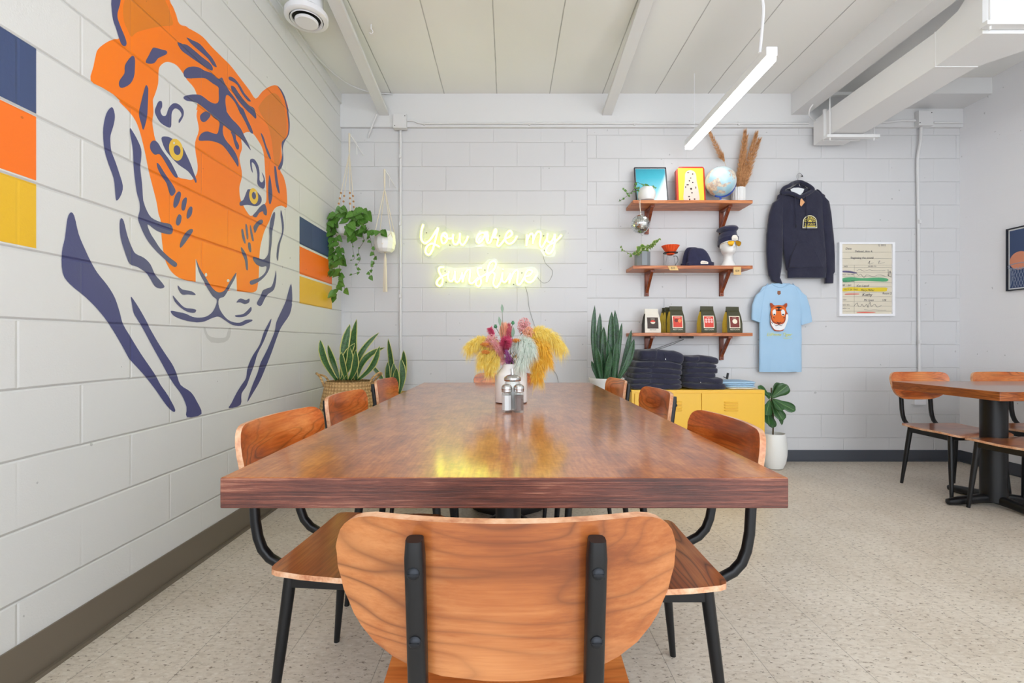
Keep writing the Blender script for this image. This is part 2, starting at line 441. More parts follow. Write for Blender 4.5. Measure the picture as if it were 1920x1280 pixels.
ST = [
 A((310, 0), (312, 100), (330, 240), (365, 340), (400, 455), (430, 530), (470, 555), (492, 520), (470, 440), (420, 320), (385, 220), (385, 150), (410, 60), (420, 0)) + Q((232, -40), (214, -45)),
 A((560, 670), (590, 700), (592, 800), (580, 920), (530, 1010), (435, 1055), (400, 1020), (410, 960), (465, 880), (470, 790), (510, 720)),
 A((820, 570), (900, 590), (970, 610), (975, 645), (930, 670), (870, 700), (830, 750), (780, 765), (720, 745), (760, 660), (790, 600)),
 A((725, 1020), (700, 1090)) + Cc((490, 60), (465, 190), (490, 300), (515, 368), (553, 230), (562, 100)) + A((752, 1090), (748, 1050)),
 B((55, 408), (120, 440), (200, 480), (280, 570), (340, 640), (385, 730), (340, 710), (290, 640), (200, 560), (130, 500), (90, 460)),
 A((1100, 510), (1160, 525)) + B((0, 480), (60, 490), (150, 560), (220, 620), (310, 690), (340, 740), (330, 770), (270, 740), (180, 680), (80, 610), (0, 550)),
 B((20, 790), (60, 740), (130, 725), (200, 740), (250, 770), (330, 800), (400, 860), (440, 845), (470, 905), (520, 990), (580, 1070), (640, 1160)) +
 D((560, 30), (600, 130), (640, 215), (665, 290), (630, 275), (580, 170), (530, 80)) + B((640, 1240), (590, 1130), (535, 1060), (492, 1035), (478, 1100), (490, 1200)) +
 D((380, 60), (430, 130), (480, 180), (530, 240), (565, 310), (610, 400), (640, 475), (600, 430), (550, 370), (500, 320), (430, 270), (380, 230), (340, 205), (335, 290), (370, 370), (430, 440), (480, 520), (505, 600), (500, 655), (470, 610), (410, 520), (340, 430), (270, 390), (180, 370), (80, 370), (75, 330), (110, 285), (170, 270), (265, 298), (290, 240), (295, 165), (240, 120), (180, 60)) +
 B((215, 1155), (150, 1115), (60, 1100), (20, 1070), (40, 1045), (120, 1030), (200, 1035), (250, 1065), (310, 1110), (370, 1130), (405, 1100), (405, 1000), (400, 950), (340, 910), (260, 855), (180, 850), (50, 852)),
 D((90, 90), (150, 50), (200, 90), (160, 150), (120, 168), (90, 140)),
 D((420, 270), (470, 300), (480, 360), (510, 420), (505, 465), (480, 455), (455, 380), (440, 320)),
 B((515, 840), (550, 840), (600, 880), (650, 950), (690, 1020), (750, 1090), (750, 1108), (720, 1095), (660, 1020), (610, 930), (560, 890), (520, 870)),
 B((540, 935), (580, 950), (620, 1010), (680, 1090), (740, 1150), (790, 1180), (810, 1240)) + D((700, 110), (690, 130), (650, 90), (600, 45)) + B((690, 1180), (620, 1100), (570, 1020), (545, 980)),
 B((1045, 935), (1090, 980), (1130, 1060), (1150, 1140), (1168, 1200)) + D((1050, 60), (1065, 180), (1055, 300), (1010, 380), (990, 450), (995, 560), (985, 640), (955, 690), (935, 665), (970, 590), (985, 500), (975, 400), (1000, 360), (1040, 310), (1050, 200), (1035, 60)) + B((1150, 1200), (1120, 1080), (1080, 990)),
 D((750, 285), (780, 330), (810, 430), (840, 500), (860, 570), (840, 560), (810, 490), (785, 410), (755, 320)),
 D((895, 655), (915, 665), (930, 780), (955, 930), (945, 942), (925, 900), (905, 800)),
 D((843, 745), (858, 800), (875, 950), (865, 1030), (848, 1065), (832, 1010), (830, 850)),
 D((630, 600), (640, 570), (680, 575), (720, 640), (735, 720), (735, 800), (760, 825), (780, 790), (757, 715), (785, 760), (797, 830), (785, 890), (750, 885), (710, 840), (710, 740), (690, 650), (655, 605), (650, 640), (662, 720), (640, 680)),
 D((790, 1060), (815, 1130), (810, 1185), (780, 1170), (770, 1140), (730, 1160), (700, 1205), (660, 1190), (700, 1140), (740, 1090)),
 Fq((500, 205), (540, 160), (575, 150), (580, 180), (545, 205), (525, 245), (510, 270), (500, 240)),
 Fq((390, 240), (405, 240), (428, 350), (415, 358), (395, 300)), Fq((425, 200), (440, 200), (452, 310), (438, 318)),
 Fq((465, 205), (475, 210), (500, 330), (485, 335), (470, 270)), Fq((450, 355), (470, 360), (478, 430), (465, 438), (450, 400)),
 Fq((385, 400), (400, 405), (440, 480), (448, 590), (432, 590), (420, 510), (395, 450)),
 Fq((685, 80), (690, 110), (680, 180), (665, 260), (660, 350), (650, 440), (645, 520), (640, 580), (610, 640), (560, 690), (500, 725), (470, 725), (465, 700), (490, 685), (550, 665), (600, 620), (612, 565), (570, 570), (520, 545), (492, 500), (500, 480), (550, 495), (590, 502), (625, 460), (635, 400), (640, 300), (638, 230), (650, 150), (668, 100)),
 Fq((742, 65), (755, 110), (768, 200), (760, 280), (735, 360), (722, 450), (715, 517), (703, 480), (712, 380), (740, 300), (752, 250), (748, 180), (738, 110)),
 Fq((698, 600), (700, 680), (680, 770), (630, 810), (600, 850), (570, 910), (545, 915), (528, 890), (560, 830), (580, 780), (620, 760), (660, 740), (685, 660)),
 Fq((833, 718), (843, 850), (838, 890)) + Hh((1745, 60), (1720, 160), (1640, 280), (1600, 370), (1540, 540), (1480, 690), (1420, 830), (1350, 950), (1300, 1030), (1310, 980), (1350, 860), (1400, 740), (1430, 640), (1500, 500), (1570, 330), (1590, 230), (1640, 120), (1680, 30)) + Fq((800, 820)),
 Hh((1537, 198), (1530, 250), (1500, 330), (1460, 430), (1400, 550), (1370, 650), (1330, 760), (1290, 870), (1240, 950), (1230, 1060), (1115, 1092), (1140, 1040), (1190, 940), (1240, 860), (1285, 790), (1300, 690), (1350, 570), (1420, 460), (1460, 340), (1500, 260)),
 Fq((-15, 501), (20, 580), (70, 660), (115, 735), (155, 780), (195, 797), (240, 778), (285, 705), (342, 620), (335, 665), (300, 730), (265, 790), (235, 835), (190, 855), (192, 930), (240, 1010), (300, 1055), (375, 1065), (430, 1040), (485, 1038), (482, 1053), (440, 1072), (385, 1095), (310, 1085), (245, 1045), (190, 1012), (130, 1025), (60, 1055), (0, 1062)) +
 Hh((790, 235), (700, 222), (600, 190), (550, 158), (533, 120), (600, 130), (680, 148), (750, 180), (820, 188), (890, 175), (950, 130), (985, 60)) + Fq((170, 860), (135, 830), (95, 770), (50, 690), (10, 610)),
 E((890, 900), (940, 945), (1040, 965), (1085, 1005), (1000, 1000), (940, 1000), (900, 950)), E((835, 1010), (880, 1060), (960, 1140), (1050, 1155), (1090, 1170), (1070, 1200), (1000, 1190), (930, 1150), (860, 1080)),
 Fq((345, 885), (380, 850), (430, 865), (460, 850), (458, 885), (420, 900), (380, 885)), Fq((335, 1000), (400, 990), (440, 960), (475, 925), (478, 960), (440, 1000), (400, 1015), (345, 1015)),
 Cc((660, 730), (690, 750), (740, 830), (790, 905), (830, 960), (865, 1030), (850, 1070), (820, 1090), (795, 1050), (765, 950), (710, 870), (670, 790)),
 Cc((900, 1040), (925, 1070), (900, 1170), (860, 1220), (840, 1190), (860, 1090)), Cc((975, 1105), (990, 1130), (970, 1230), (945, 1250), (928, 1220), (940, 1140)),
 E((1030, 40), (1050, 60), (1040, 130), (1000, 175), (985, 150), (1000, 80)), E((905, 125), (930, 150), (920, 220), (890, 250), (868, 220), (880, 160)), E((1040, 285), (1055, 310), (1010, 380), (960, 450), (920, 490), (912, 460), (940, 380), (990, 310)),
 Cc((600, 500), (640, 485), (680, 520), (720, 590), (800, 700), (850, 790), (890, 880), (860, 885), (810, 820), (740, 700), (690, 635), (640, 640), (600, 600), (585, 550)),
 Cc((650, 120), (680, 60), (715, 60), (718, 120), (700, 160), (720, 210), (760, 210), (790, 130), (840, 80), (900, 90), (950, 150), (950, 220), (905, 295), (900, 260), (930, 210), (910, 160), (860, 135), (825, 180), (820, 260), (815, 335), (780, 340), (700, 290), (650, 210), (638, 160)),
 Cc((165, 122), (190, 150), (203, 230), (185, 330), (155, 430), (155, 520), (165, 600), (210, 720), (250, 840), (290, 980), (270, 1080), (220, 1140), (205, 1040), (190, 900), (130, 730), (90, 590), (73, 400), (90, 260), (120, 170)),
 Cc((368, 350), (400, 390), (450, 480), (490, 580), (490, 680), (480, 780), (500, 960), (510, 1120)) + E((520, 0), (545, 70), (600, 160), (700, 210), (800, 230), (835, 280), (820, 340), (740, 335), (650, 300), (560, 235), (590, 330), (640, 410), (700, 500), (790, 590), (880, 660), (865, 700), (820, 680), (730, 600), (620, 490), (540, 380), (480, 250), (455, 170), (475, 80)) + Cc((470, 1150), (440, 1040), (410, 800), (400, 600), (375, 440)),
 E((270, 170), (300, 200), (340, 360), (390, 490), (430, 555), (520, 600), (590, 670), (640, 780), (700, 850), (745, 915), (700, 935), (640, 910), (590, 830), (540, 760), (450, 700), (365, 665), (320, 560), (265, 380), (255, 230)),
 G((135, 78), (165, 105), (200, 250), (250, 370), (295, 465), (350, 560), (430, 660), (490, 760), (530, 880), (555, 970), (620, 1080), (700, 1210)) + Hh((370, 750), (430, 860), (500, 960), (570, 1090), (570, 1130), (530, 1110), (470, 1040), (380, 910), (280, 780), (200, 690), (125, 610)) + G((600, 1240), (540, 1130), (440, 965), (350, 850), (250, 750), (130, 650), (72, 560), (65, 400), (90, 280), (110, 130)),
 G((618, 750), (650, 790), (700, 870)) + Hh((297, 240), (320, 290), (400, 430), (470, 540), (550, 660), (590, 750), (630, 860), (730, 930), (790, 1020), (840, 1150), (695, 1182), (690, 1080), (640, 960), (560, 850), (510, 770), (440, 640), (350, 480), (260, 310), (200, 210)) + G((640, 880), (625, 800)),
]
for st in ST:
    mb = MB(); paint(mb, st, 0.0012, 0, 3); mb.build('stripe', m_nv, mural, smooth=False)
mb = MB(); paint(mb, Hh((860, 290), (875, 350), (935, 435), (1070, 435), (1125, 380), (1135, 290), (1110, 300), (1090, 370), (1060, 390), (950, 385), (900, 350), (880, 290)), 0.0006, 0, 2)
mb.build('mouth_line', m_gy, mural, smooth=False)
mb = MB(); dot(mb, *Fq((75, 640))[0], 2.2, 3.4, 0.0012); dot(mb, *Fq((272, 692))[0], 2.6, 2.8, 0.0012); mb.build('nose_highlight', m_cr, mural, smooth=False)
for body, ye, rr, til, pu, pr, hl in (
    (Cc((710, 460), (760, 440), (830, 465), (930, 540), (980, 630), (1030, 740), (1070, 850), (1095, 920), (1085, 948), (1060, 900), (1000, 820), (900, 750), (820, 670), (750, 580)), Cc((870, 585))[0], (13, 21), -0.2, Cc((880, 590))[0], (6.4, 9.3), Cc((847, 512))[0]),
    (D((625, 900), (600, 910), (560, 1010), (520, 1040), (525, 1080), (600, 1070), (700, 1085), (750, 1050), (755, 990), (710, 930), (680, 900)), D((670, 975))[0], (8.4, 15.2), -0.12, D((672, 970))[0], (3.8, 6.9), D((684, 935))[0])):
    mb = MB(); paint(mb, body, 0.0012, 0, 3); eo = mb.build('eye', m_nv, mural, smooth=False)
    mb = MB(); dot(mb, *ye, *rr, 0.0015, 0, til); mb.build('iris', m_ye, eo, smooth=False)
    mb = MB(); dot(mb, *pu, *pr, 0.0018, 0, til); dot(mb, *hl, 1.6, 2.2, 0.0018, 1); mb.build('pupil', [m_nv, m_cr], eo, smooth=False)
for y0, y1, zs, lab in ((0.55, 1.409, [(1.937, 1.737), (1.727, 1.531), (1.519, 1.322)], 'navy, orange and yellow blocks painted on the wall left of the tiger face'),
                        (3.186, 3.772, [(1.915, 1.722), (1.706, 1.513), (1.498, 1.308)], 'navy, orange and yellow blocks painted on the wall by the corner, behind trailing plant')):
    cm = empty('color_band_mural', (XL, (y0 + y1) / 2, 1.6), lab, 'mural')
    for (za, zb), m_ in zip(zs, (m_bn, m_bo, m_by)):
        mb = MB(); mb.poly([(XL + 0.0007, y0, zb), (XL + 0.0007, y1, zb), (XL + 0.0007, y1, za), (XL + 0.0007, y0, za)]); mb.build('band', m_, cm, smooth=False)
for r_ in [o for o in C.objects if o.type == 'EMPTY']: settle(r_)
# ================================================================ furniture
m_black = plain('black_powder_coat', (13, 14, 17), 0.38, spec=0.4)
m_screw = plain('screw_metal', (44, 46, 50), 0.4, 0.8)
m_seatwood = wood('seat_veneer', [(0.15, col(98, 44, 16)), (0.40, col(150, 72, 28)), (0.62, col(186, 100, 44)), (0.9, col(206, 126, 66))], scale=(1, 1, 1), fine=(2, 60, 30), rough=0.22, coat=0.35)
# veneer: grain along local X, figured like walnut/teak
def veneer(name, stops, rough, coat):
    t = NT(name); p = t.pos('Object'); r = t.new('ShaderNodeObjectInfo').outputs['Random']
    off = t.comb(t.math('MULTIPLY', r, 3.0), t.math('MULTIPLY', r, 2.0), t.math('MULTIPLY', r, 5.0))
    va = t.new('ShaderNodeVectorMath'); va.operation = 'ADD'; t.l.new(p, va.inputs[0]); t.l.new(off, va.inputs[1]); p = va.outputs[0]
    low = t.noise(t.mapping(p, (0.9, 6.0, 6.0)), 1.25, 2, 0.4, 0.25)      # slow figure
    f = t.math('MULTIPLY', low, 17.0)
    ring = t.math('ABSOLUTE', t.math('SUBTRACT', t.math('MULTIPLY', t.math('FRACT', f), 2.0), 1.0))
    ring = t.math('POWER', ring, 4.0)
    fine = t.noise(t.mapping(p, (2.2, 120, 120)), 1.3, 4, 0.7)
    blot = t.noise(t.mapping(p, (3, 8, 8)), 1.1, 3)
    keep = t.math('MULTIPLY', t.math('SUBTRACT', t.noise(t.mapping(p, (2, 6, 6), loc=(4, 4, 4)), 1.0, 2), 0.38), 4.0, clamp=True)
    v = t.math('ADD', t.math('MULTIPLY', fine, 0.30), t.math('MULTIPLY', blot, 0.70))
    c = t.ramp(v, stops)
    c = t.mixc(t.math('MULTIPLY', t.math('MULTIPLY', t.math('MULTIPLY', ring, keep), t.math('ADD', 0.35, fine)), 0.95), c, col(78, 36, 18))
    t.set(color=c, rough=rough, coat=coat, coatr=0.15, normal=t.bump(fine, 0.12, 0.0006)); MATS[name] = t.m
    return t.m
m_veneer = veneer('backrest_veneer', [(0.36, col(128, 66, 30)), (0.48, col(158, 90, 44)), (0.64, col(186, 122, 72))], 0.3, 0.25)
m_veneerf = veneer('backrest_front_veneer', [(0.34, col(150, 64, 22)), (0.48, col(208, 106, 42)), (0.64, col(236, 150, 82))], 0.3, 0.3)
m_veneer2 = veneer('seat_veneer_orange', [(0.34, col(136, 66, 26)), (0.48, col(182, 100, 46)), (0.64, col(214, 138, 76))], 0.29, 0.5)
t = NT('plywood_edge'); p = t.pos('Object'); e = t.noise(t.mapping(p, (3, 3, 3)), 8, 3)
t.set(color=t.ramp(t.math('ADD', t.math('MULTIPLY', e, 0.7), t.math('MULTIPLY', t.noise(p, 130, 2), 0.3)), [(0.3, col(178, 108, 72)), (0.5, col(214, 160, 122)), (0.7, col(232, 196, 164))]), rough=0.4); m_ply = t.m

def interp(tab, x):
    for (a, b), (c, d) in zip(tab, tab[1:]):
        if a <= x <= c: return b + (d - b) * (x - a) / (c - a)
    return tab[0][1] if x < tab[0][0] else tab[-1][1]
BW = [((z_ - 0.584) * (0.8125 - 0.604) / (0.801 - 0.584) + 0.604, w_ * 0.95) for z_, w_ in [(0.584, 0.03), (0.587, 0.085), (0.594, 0.122), (0.606, 0.153), (0.622, 0.179), (0.642, 0.198), (0.674, 0.2155), (0.706, 0.2265), (0.740, 0.2315), (0.762, 0.2300), (0.776, 0.225), (0.786, 0.2175), (0.793, 0.208), (0.798, 0.195), (0.801, 0.177)]]
def panel(rows, fn, th, cols=22, ply_layers=True):
    """rows: list of (param, halfwidth); fn(x, param)->(point, normal); builds a bent board with a ply edge (slot 1)"""
    mb = MB(); F_, B_ = [], []
    for prm, w in rows:
        fr_, bk = [], []
        for j in range(cols + 1):
            x = (j / cols * 2 - 1) * w
            pt, nr = fn(x, prm)
            fr_.append(mb.vert(pt + nr * th / 2)); bk.append(mb.vert(pt - nr * th / 2))
        F_.append(fr_); B_.append(bk)
    for i in range(len(rows) - 1):
        for j in range(cols):
            mb.face((F_[i][j], F_[i][j + 1], F_[i + 1][j + 1], F_[i + 1][j]), 2)
            mb.face((B_[i][j], B_[i + 1][j], B_[i + 1][j + 1], B_[i][j + 1]), 0)
    n = len(rows)
    loop = [(0, j) for j in range(cols + 1)] + [(i, cols) for i in range(1, n)] + [(n - 1, j) for j in range(cols - 1, -1, -1)] + [(i, 0) for i in range(n - 2, 0, -1)]
    for k in range(len(loop)):
        a = loop[k]; b = loop[(k + 1) % len(loop)]
        mb.face((F_[a[0]][a[1]], F_[b[0]][b[1]], B_[b[0]][b[1]], B_[a[0]][a[1]]), 1)
    return mb
def backf(x, z):
    y = -0.297 + 0.85 * x * x - (z - 0.70) * 0.12
    nr = Vector((-1.5 * x, 1, 0.1)).normalized()
    return Vector((x, y, z + 0.05 * x * x * (1 if z > 0.7 else -0.2) * 0)), nr
SEAT = [(-0.195, 0.172), (-0.193, 0.188), (-0.186, 0.200), (-0.17, 0.207), (-0.10, 0.213), (0.0, 0.218), (0.10, 0.221), (0.16, 0.216), (0.195, 0.200), (0.213, 0.175), (0.220, 0.140)]
def seatf(x, y):
    z = 0.4305 + 0.006 * math.cos(min(abs(y + 0.02) / 0.2, 1) * PI) * -1 * 0.5 - 0.9 * max(0, y - 0.12) ** 2 * 1.4 + 0.06 * x * x
    z += 0.2 * max(0, -y - 0.11) ** 2
    return Vector((x, y, z)), Vector((-0.3 * x, 0, 1)).normalized()
def make_chair(loc, rz, label, group):
    c = empty('dining_chair', loc, label, 'chair', group, rz)
    rows = [(z, w) for z, w in BW]
    rows2 = []
    for (a, b), (c_, d) in zip(rows, rows[1:]):
        rows2.append((a, b))
        if c_ - a > 0.02: rows2.append(((a + c_) / 2, (b + d) / 2 + 0.002))
    rows2.append(rows[-1])
    panel(rows2, backf, 0.0135).build('backrest', [m_veneer, m_ply, m_veneerf], c, angle=50)
    panel(SEAT, seatf, 0.0135).build('seat', [m_veneer2, m_ply, m_veneer2], c, angle=50)
    for s_ in (-1, 1):
        x = s_ * 0.110
        y_ = lambda z: backf(x, z)[0].y - 0.0200
        pts = [(x, y_(0.792), 0.794), (x, y_(0.77) - 0.001, 0.772), (x, y_(0.70), 0.70), (x, y_(0.65), 0.65), (x, y_(0.60), 0.595), (x, -0.291, 0.53), (x, -0.283, 0.485), (x, -0.270, 0.452), (x, -0.248, 0.428), (x, -0.220, 0.413), (x, -0.18, 0.405), (x, -0.15, 0.404), (x, 0.0, 0.404)]
        u = MB().tube(pts, [0.0105] + [0.0122] * 12, 12, sq=0.62).build('back_support', m_black, c, angle=60)
        for z in (0.756, 0.668):
            M = Matrix.Translation((x, y_(z) - 0.0125, z)) @ Matrix.Rotation(PI / 2, 4, 'X')
            MB().lathe([(0.0078, 0), (0.0078, 0.0015), (0.006, 0.0035), (0.0025, 0.0042)], seg=14, M=M).box((-0.006, -0.0008, 0.0040), (0.006, 0.0008, 0.0046), M=M).build('screw', m_screw, u)
    fr_ = MB()
    fr_.box((-0.165, -0.165, 0.388), (0.165, -0.14, 0.429)).box((-0.165, 0.135, 0.388), (0.165, 0.16, 0.427))
    fr_.box((-0.178, -0.15, 0.384), (-0.158, 0.15, 0.430)).box((0.158, -0.15, 0.384), (0.178, 0.15, 0.430))
    fr_.build('seat_frame', m_black, c, smooth=False, bevel=0.003)
    for sx in (-1, 1):
        for sy in (-1, 1):
            tp = Vector((sx * 0.165, sy * 0.150 - 0.002, 0.428)); ft = Vector((sx * 0.192, sy * 0.19 - 0.008, 0.0))
            MB().tube([tp, tp.lerp(ft, 0.5), ft], [0.0165, 0.0145, 0.0095], 14).build('leg', m_black, c)
    return c
GT = 'plywood chairs around the long table'
chair = make_chair((-0.003, 0.869, 0), 0.0, 'nearest wooden chair, seen from behind at the near end of the long table', GT)
def place(x, y, deg, label, group=GT):
    c = copy_tree(chair); c.location = (x, y, 0); c.rotation_euler = (0, 0, math.radians(deg)); tag(c, label, None, group); return c
# local +Y is the way the sitter faces; -90 faces +X (towards the table from the left)
place(-0.412, 1.37, -95, 'wooden chair at left side of long table, nearest of the three on that side')
place(-0.43, 1.98, -92, 'wooden chair at left side of long table, middle of the three beside tiger wall')
place(-0.46, 2.74, -91, 'wooden chair at left side of long table, farthest of three, by the woven basket')
place(0.345, 1.315, 90, 'wooden chair at right side of long table, nearest of the three on that side')
place(0.415, 2.13, 90, 'wooden chair at right side of long table, middle one, in front of yellow cabinet')
place(0.375, 2.74, 91, 'wooden chair at right side of long table, farthest of three, before white planter')
place(-0.03, 3.05, 180, 'wooden chair at the far end of long table under the neon sign')
GR = 'plywood chairs around the corner table'
place(3.09, 3.17, 180, 'wooden chair against back wall, left one behind the small right-hand table', GR)
place(3.70, 3.17, 180, 'wooden chair behind the small right-hand table, cut by right edge of photo', GR)
place(3.09, 2.70, 5, 'wooden chair on the near side of the small right-hand table, seat edge showing', GR)

# ---- long table
def table_mats():
    t = NT('lacquered_table_top'); p = t.pos('Object')
    st = t.noise(t.mapping(p, (95, 8, 1)), 1.6, 4, 0.6)
    bl = t.noise(t.mapping(p, (7, 3.2, 1)), 2.2, 4, 0.65, 0.4)
    sp = t.noise(p, 70, 3)
    v = t.math('ADD', t.math('ADD', t.math('MULTIPLY', st, 0.30), t.math('MULTIPLY', bl, 0.50)), t.math('MULTIPLY', sp, 0.20))
    c = t.ramp(v, [(0.34, col(122, 58, 20)), (0.46, col(160, 86, 34)), (0.56, col(186, 110, 48)), (0.70, col(212, 146, 80))])
    h = t.math('ADD', t.math('MULTIPLY', t.noise(t.mapping(p, (200, 30, 1)), 1.3, 3, 0.6), 0.5), t.math('MULTIPLY', t.noise(t.mapping(p, (5, 5, 1)), 3.0, 2), 0.4))
    t.set(color=c, rough=0.29, spec=0.3, coat=0.75, coatr=0.13, normal=t.bump(h, 0.09, 0.0010))
    t.put(t.p.inputs['Coat Normal'], t.bump(t.noise(t.mapping(p, (60, 22, 1)), 1.4, 3, 0.55), 0.05, 0.0012))
    top = t.m
    t = NT('table_edge_wood'); p = t.pos('Object')
    st = t.noise(t.mapping(p, (2.0, 2.0, 150)), 1.5, 4, 0.7); fl = t.noise(t.mapping(p, (12, 12, 240)), 1.4, 4, 0.75); bl = t.noise(t.mapping(p, (2.5, 2.5, 12)), 1.8, 3)
    v = t.math('ADD', t.math('ADD', t.math('MULTIPLY', st, 0.42), t.math('MULTIPLY', fl, 0.28)), t.math('MULTIPLY', bl, 0.3))
    c = t.ramp(v, [(0.36, col(40, 16, 11)), (0.47, col(82, 40, 30)), (0.55, col(114, 62, 47)), (0.66, col(172, 120, 96))])
    t.set(color=c, rough=0.42, spec=0.5, normal=t.bump(t.math('ADD', st, fl), 0.5, 0.0022))
    return top, t.m
m_ttop, m_tedge = table_mats()
m_ttop.node_tree.nodes['Principled BSDF'].inputs['Coat IOR'].default_value = 1.5
TX0, TX1, TY0, TY1 = -0.579, 0.563, 0.917, 3.128
tb = empty('dining_table', (0, 2.02, 0), 'long glossy brown wooden communal table in the middle of the room', 'table')
def slab(x0, x1, y0, y1, z0, z1, name, parent, mt, me_, b=0.003):
    m_ = MB(); m_.box((x0, y0, z0), (x1, y1, z1), 1)
    m_.mi[1] = 0
    return m_.build(name, [mt, me_], parent, smooth=False, bevel=b)
slab(TX0, TX1, TY0, TY1, 0.698, 0.76, 'tabletop', tb, m_ttop, m_tedge)
def pedestal(x, y, zt, parent, r=0.045, L=0.30, rot=0.0):
    q_ = MB().lathe([(r, 0.03), (r, zt - 0.012)], (x, y, 0), 28).build('column', m_black, parent)
    MB().lathe([(0.02, zt - 0.03), (0.13, zt - 0.012), (0.13, zt)], (x, y, 0), 28).build('top_plate', m_black, parent)
    m_ = MB()
    for k in range(4):
        a = rot + PI / 4 + k * PI / 2; d = Vector((math.cos(a), math.sin(a), 0)); o = Vector((x, y, 0))
        m_.tube([o + d * 0.0 + Vector((0, 0, 0.045)), o + d * 0.10 + Vector((0, 0, 0.042)), o + d * (L * 0.8) + Vector((0, 0, 0.026)), o + d * (L * 0.97) + Vector((0, 0, 0.020)), o + d * L + Vector((0, 0, 0.018))], [0.03, 0.028, 0.024, 0.018, 0.008], 12, sq=0.7)
    m_.build('base', m_black, parent)
pedestal(0.0, 1.62, 0.698, tb); pedestal(0.0, 2.62, 0.698, tb); settle(tb)

t2 = empty('side_table', (3.3, 2.86, 0), 'small square-edged wooden table by the right wall on a black pedestal', 'table')
m_t2top = plain('satin_walnut_top', (150, 112, 92), 0.3, coat=0.4)
m_t2edge = wood('side_table_edge', [(0.2, col(110, 52, 20)), (0.5, col(156, 84, 36)), (0.8, col(190, 118, 60))], scale=(1.5, 1.5, 18), rough=0.35)
slab(2.70, 3.88, 2.51, 3.215, 0.710, 0.762, 'tabletop', t2, m_t2top, m_t2edge, 0.003)
pedestal(3.09, 2.91, 0.710, t2, 0.065, 0.30, -PI / 4); pedestal(3.62, 2.91, 0.710, t2, 0.065, 0.28, -PI / 4); settle(t2)

# ---- yellow metal cabinet
m_yel = plain('yellow_enamel', (238, 188, 62), 0.35, bump=(14, 0.08))
m_slot = plain('dark_slot', (40, 34, 20), 0.6)
cab = empty('storage_cabinet', (1.49, 3.76, 0), 'yellow metal locker cabinet under the shelves', 'cabinet')
cx0, cx1, cy0, cy1, cz0, cz1 = 0.965, 2.008, 3.572, 3.965, 0.10, 0.663
MB().box((cx0, cy0 + 0.004, cz0), (cx1, cy1, cz1)).build('body', m_yel, cab, smooth=False, bevel=0.004)
mid = 1.508
for xa, xb in ((cx0 + 0.022, mid - 0.0015), (mid + 0.0015, cx1 - 0.022)):
    d_ = MB().box((xa, cy0 - 0.006, cz0 + 0.02), (xb, cy0 + 0.003, cz1 - 0.024)).build('door', m_yel, cab, smooth=False, bevel=0.003)
    xc = xa + 0.60 * (xb - xa) if xa < 1.4 else 1.738
    v = MB()
    for k in range(4):
        z = 0.570 - k * 0.021
        v.tube([(xc - 0.055, cy0 - 0.0065, z), (xc - 0.05, cy0 - 0.0095, z), (xc + 0.05, cy0 - 0.0095, z), (xc + 0.055, cy0 - 0.0065, z)], [0.003, 0.0065, 0.0065, 0.003], 8)
    v.build('vent_louvre', m_yel, d_)
    MB().tube([(mid + (0.02 if xa > 1.4 else -0.02), cy0 - 0.016, z_) for z_ in (0.33, 0.39)], 0.004, 8).box((mid + (0.02 if xa > 1.4 else -0.02) - 0.003, cy0 - 0.016, 0.355), (mid + (0.02 if xa > 1.4 else -0.02) + 0.003, cy0 - 0.006, 0.365)).build('handle', m_yel, d_)
for lx_ in (cx0 + 0.03, cx1 - 0.03):
    for ly_ in (cy0 + 0.03, cy1 - 0.03):
        MB().box((lx_ - 0.014, ly_ - 0.014, 0), (lx_ + 0.014, ly_ + 0.014, cz0)).build('leg', m_yel, cab, smooth=False, bevel=0.002)
settle(cab)

# ---- wall shelves with wooden brackets
m_shelf = wood('shelf_pine_stained', [(0.15, col(138, 70, 36)), (0.45, col(192, 112, 60)), (0.8, col(224, 156, 102))], scale=(0.8, 8, 8), fine=(2, 60, 60), rough=0.35)
m_brkt = wood('bracket_wood', [(0.15, col(84, 36, 18)), (0.5, col(140, 66, 32)), (0.85, col(178, 96, 50))], scale=(5, 5, 1), fine=(40, 40, 2), rough=0.35)
m_kraft = plain('kraft_card', (226, 190, 130), 0.7); m_ink = plain('dark_ink', (40, 36, 34), 0.6)
SX0, SX1, SYF = 1.029, 2.018, 3.772
shelves = []
for zb, lab in ((2.183, 'top wooden wall shelf carrying the globe and framed blue print'), (1.643, 'middle wooden wall shelf carrying beanies and mannequin head'), (1.088, 'lowest wooden wall shelf carrying the coffee bags')):
    sh = empty('wall_shelf', (1.52, YB, zb), lab, 'shelf', None)
    MB().box((SX0, SYF, zb), (SX1, YB, zb + 0.027)).build('board', m_shelf, sh, smooth=False, bevel=0.002)
    for bx in (1.205, 1.855):
        b_ = MB(); w = 0.017
        b_.box((bx - w, YB - 0.020, zb - 0.205), (bx + w, YB, zb)); b_.box((bx - w, YB - 0.175, zb - 0.018), (bx + w, YB - 0.020, zb))
        b_.tube([(bx, YB - 0.155, zb - 0.010), (bx, YB - 0.012, zb - 0.17)], 0.0165, 4)
        bo = b_.build('bracket', m_brkt, sh, smooth=False, bevel=0.0015)
        MB().sphere((bx, YB - 0.021, zb - 0.192), 0.004, 10, 6).build('screw', m_screw, bo)
    settle(sh); shelves.append(sh)

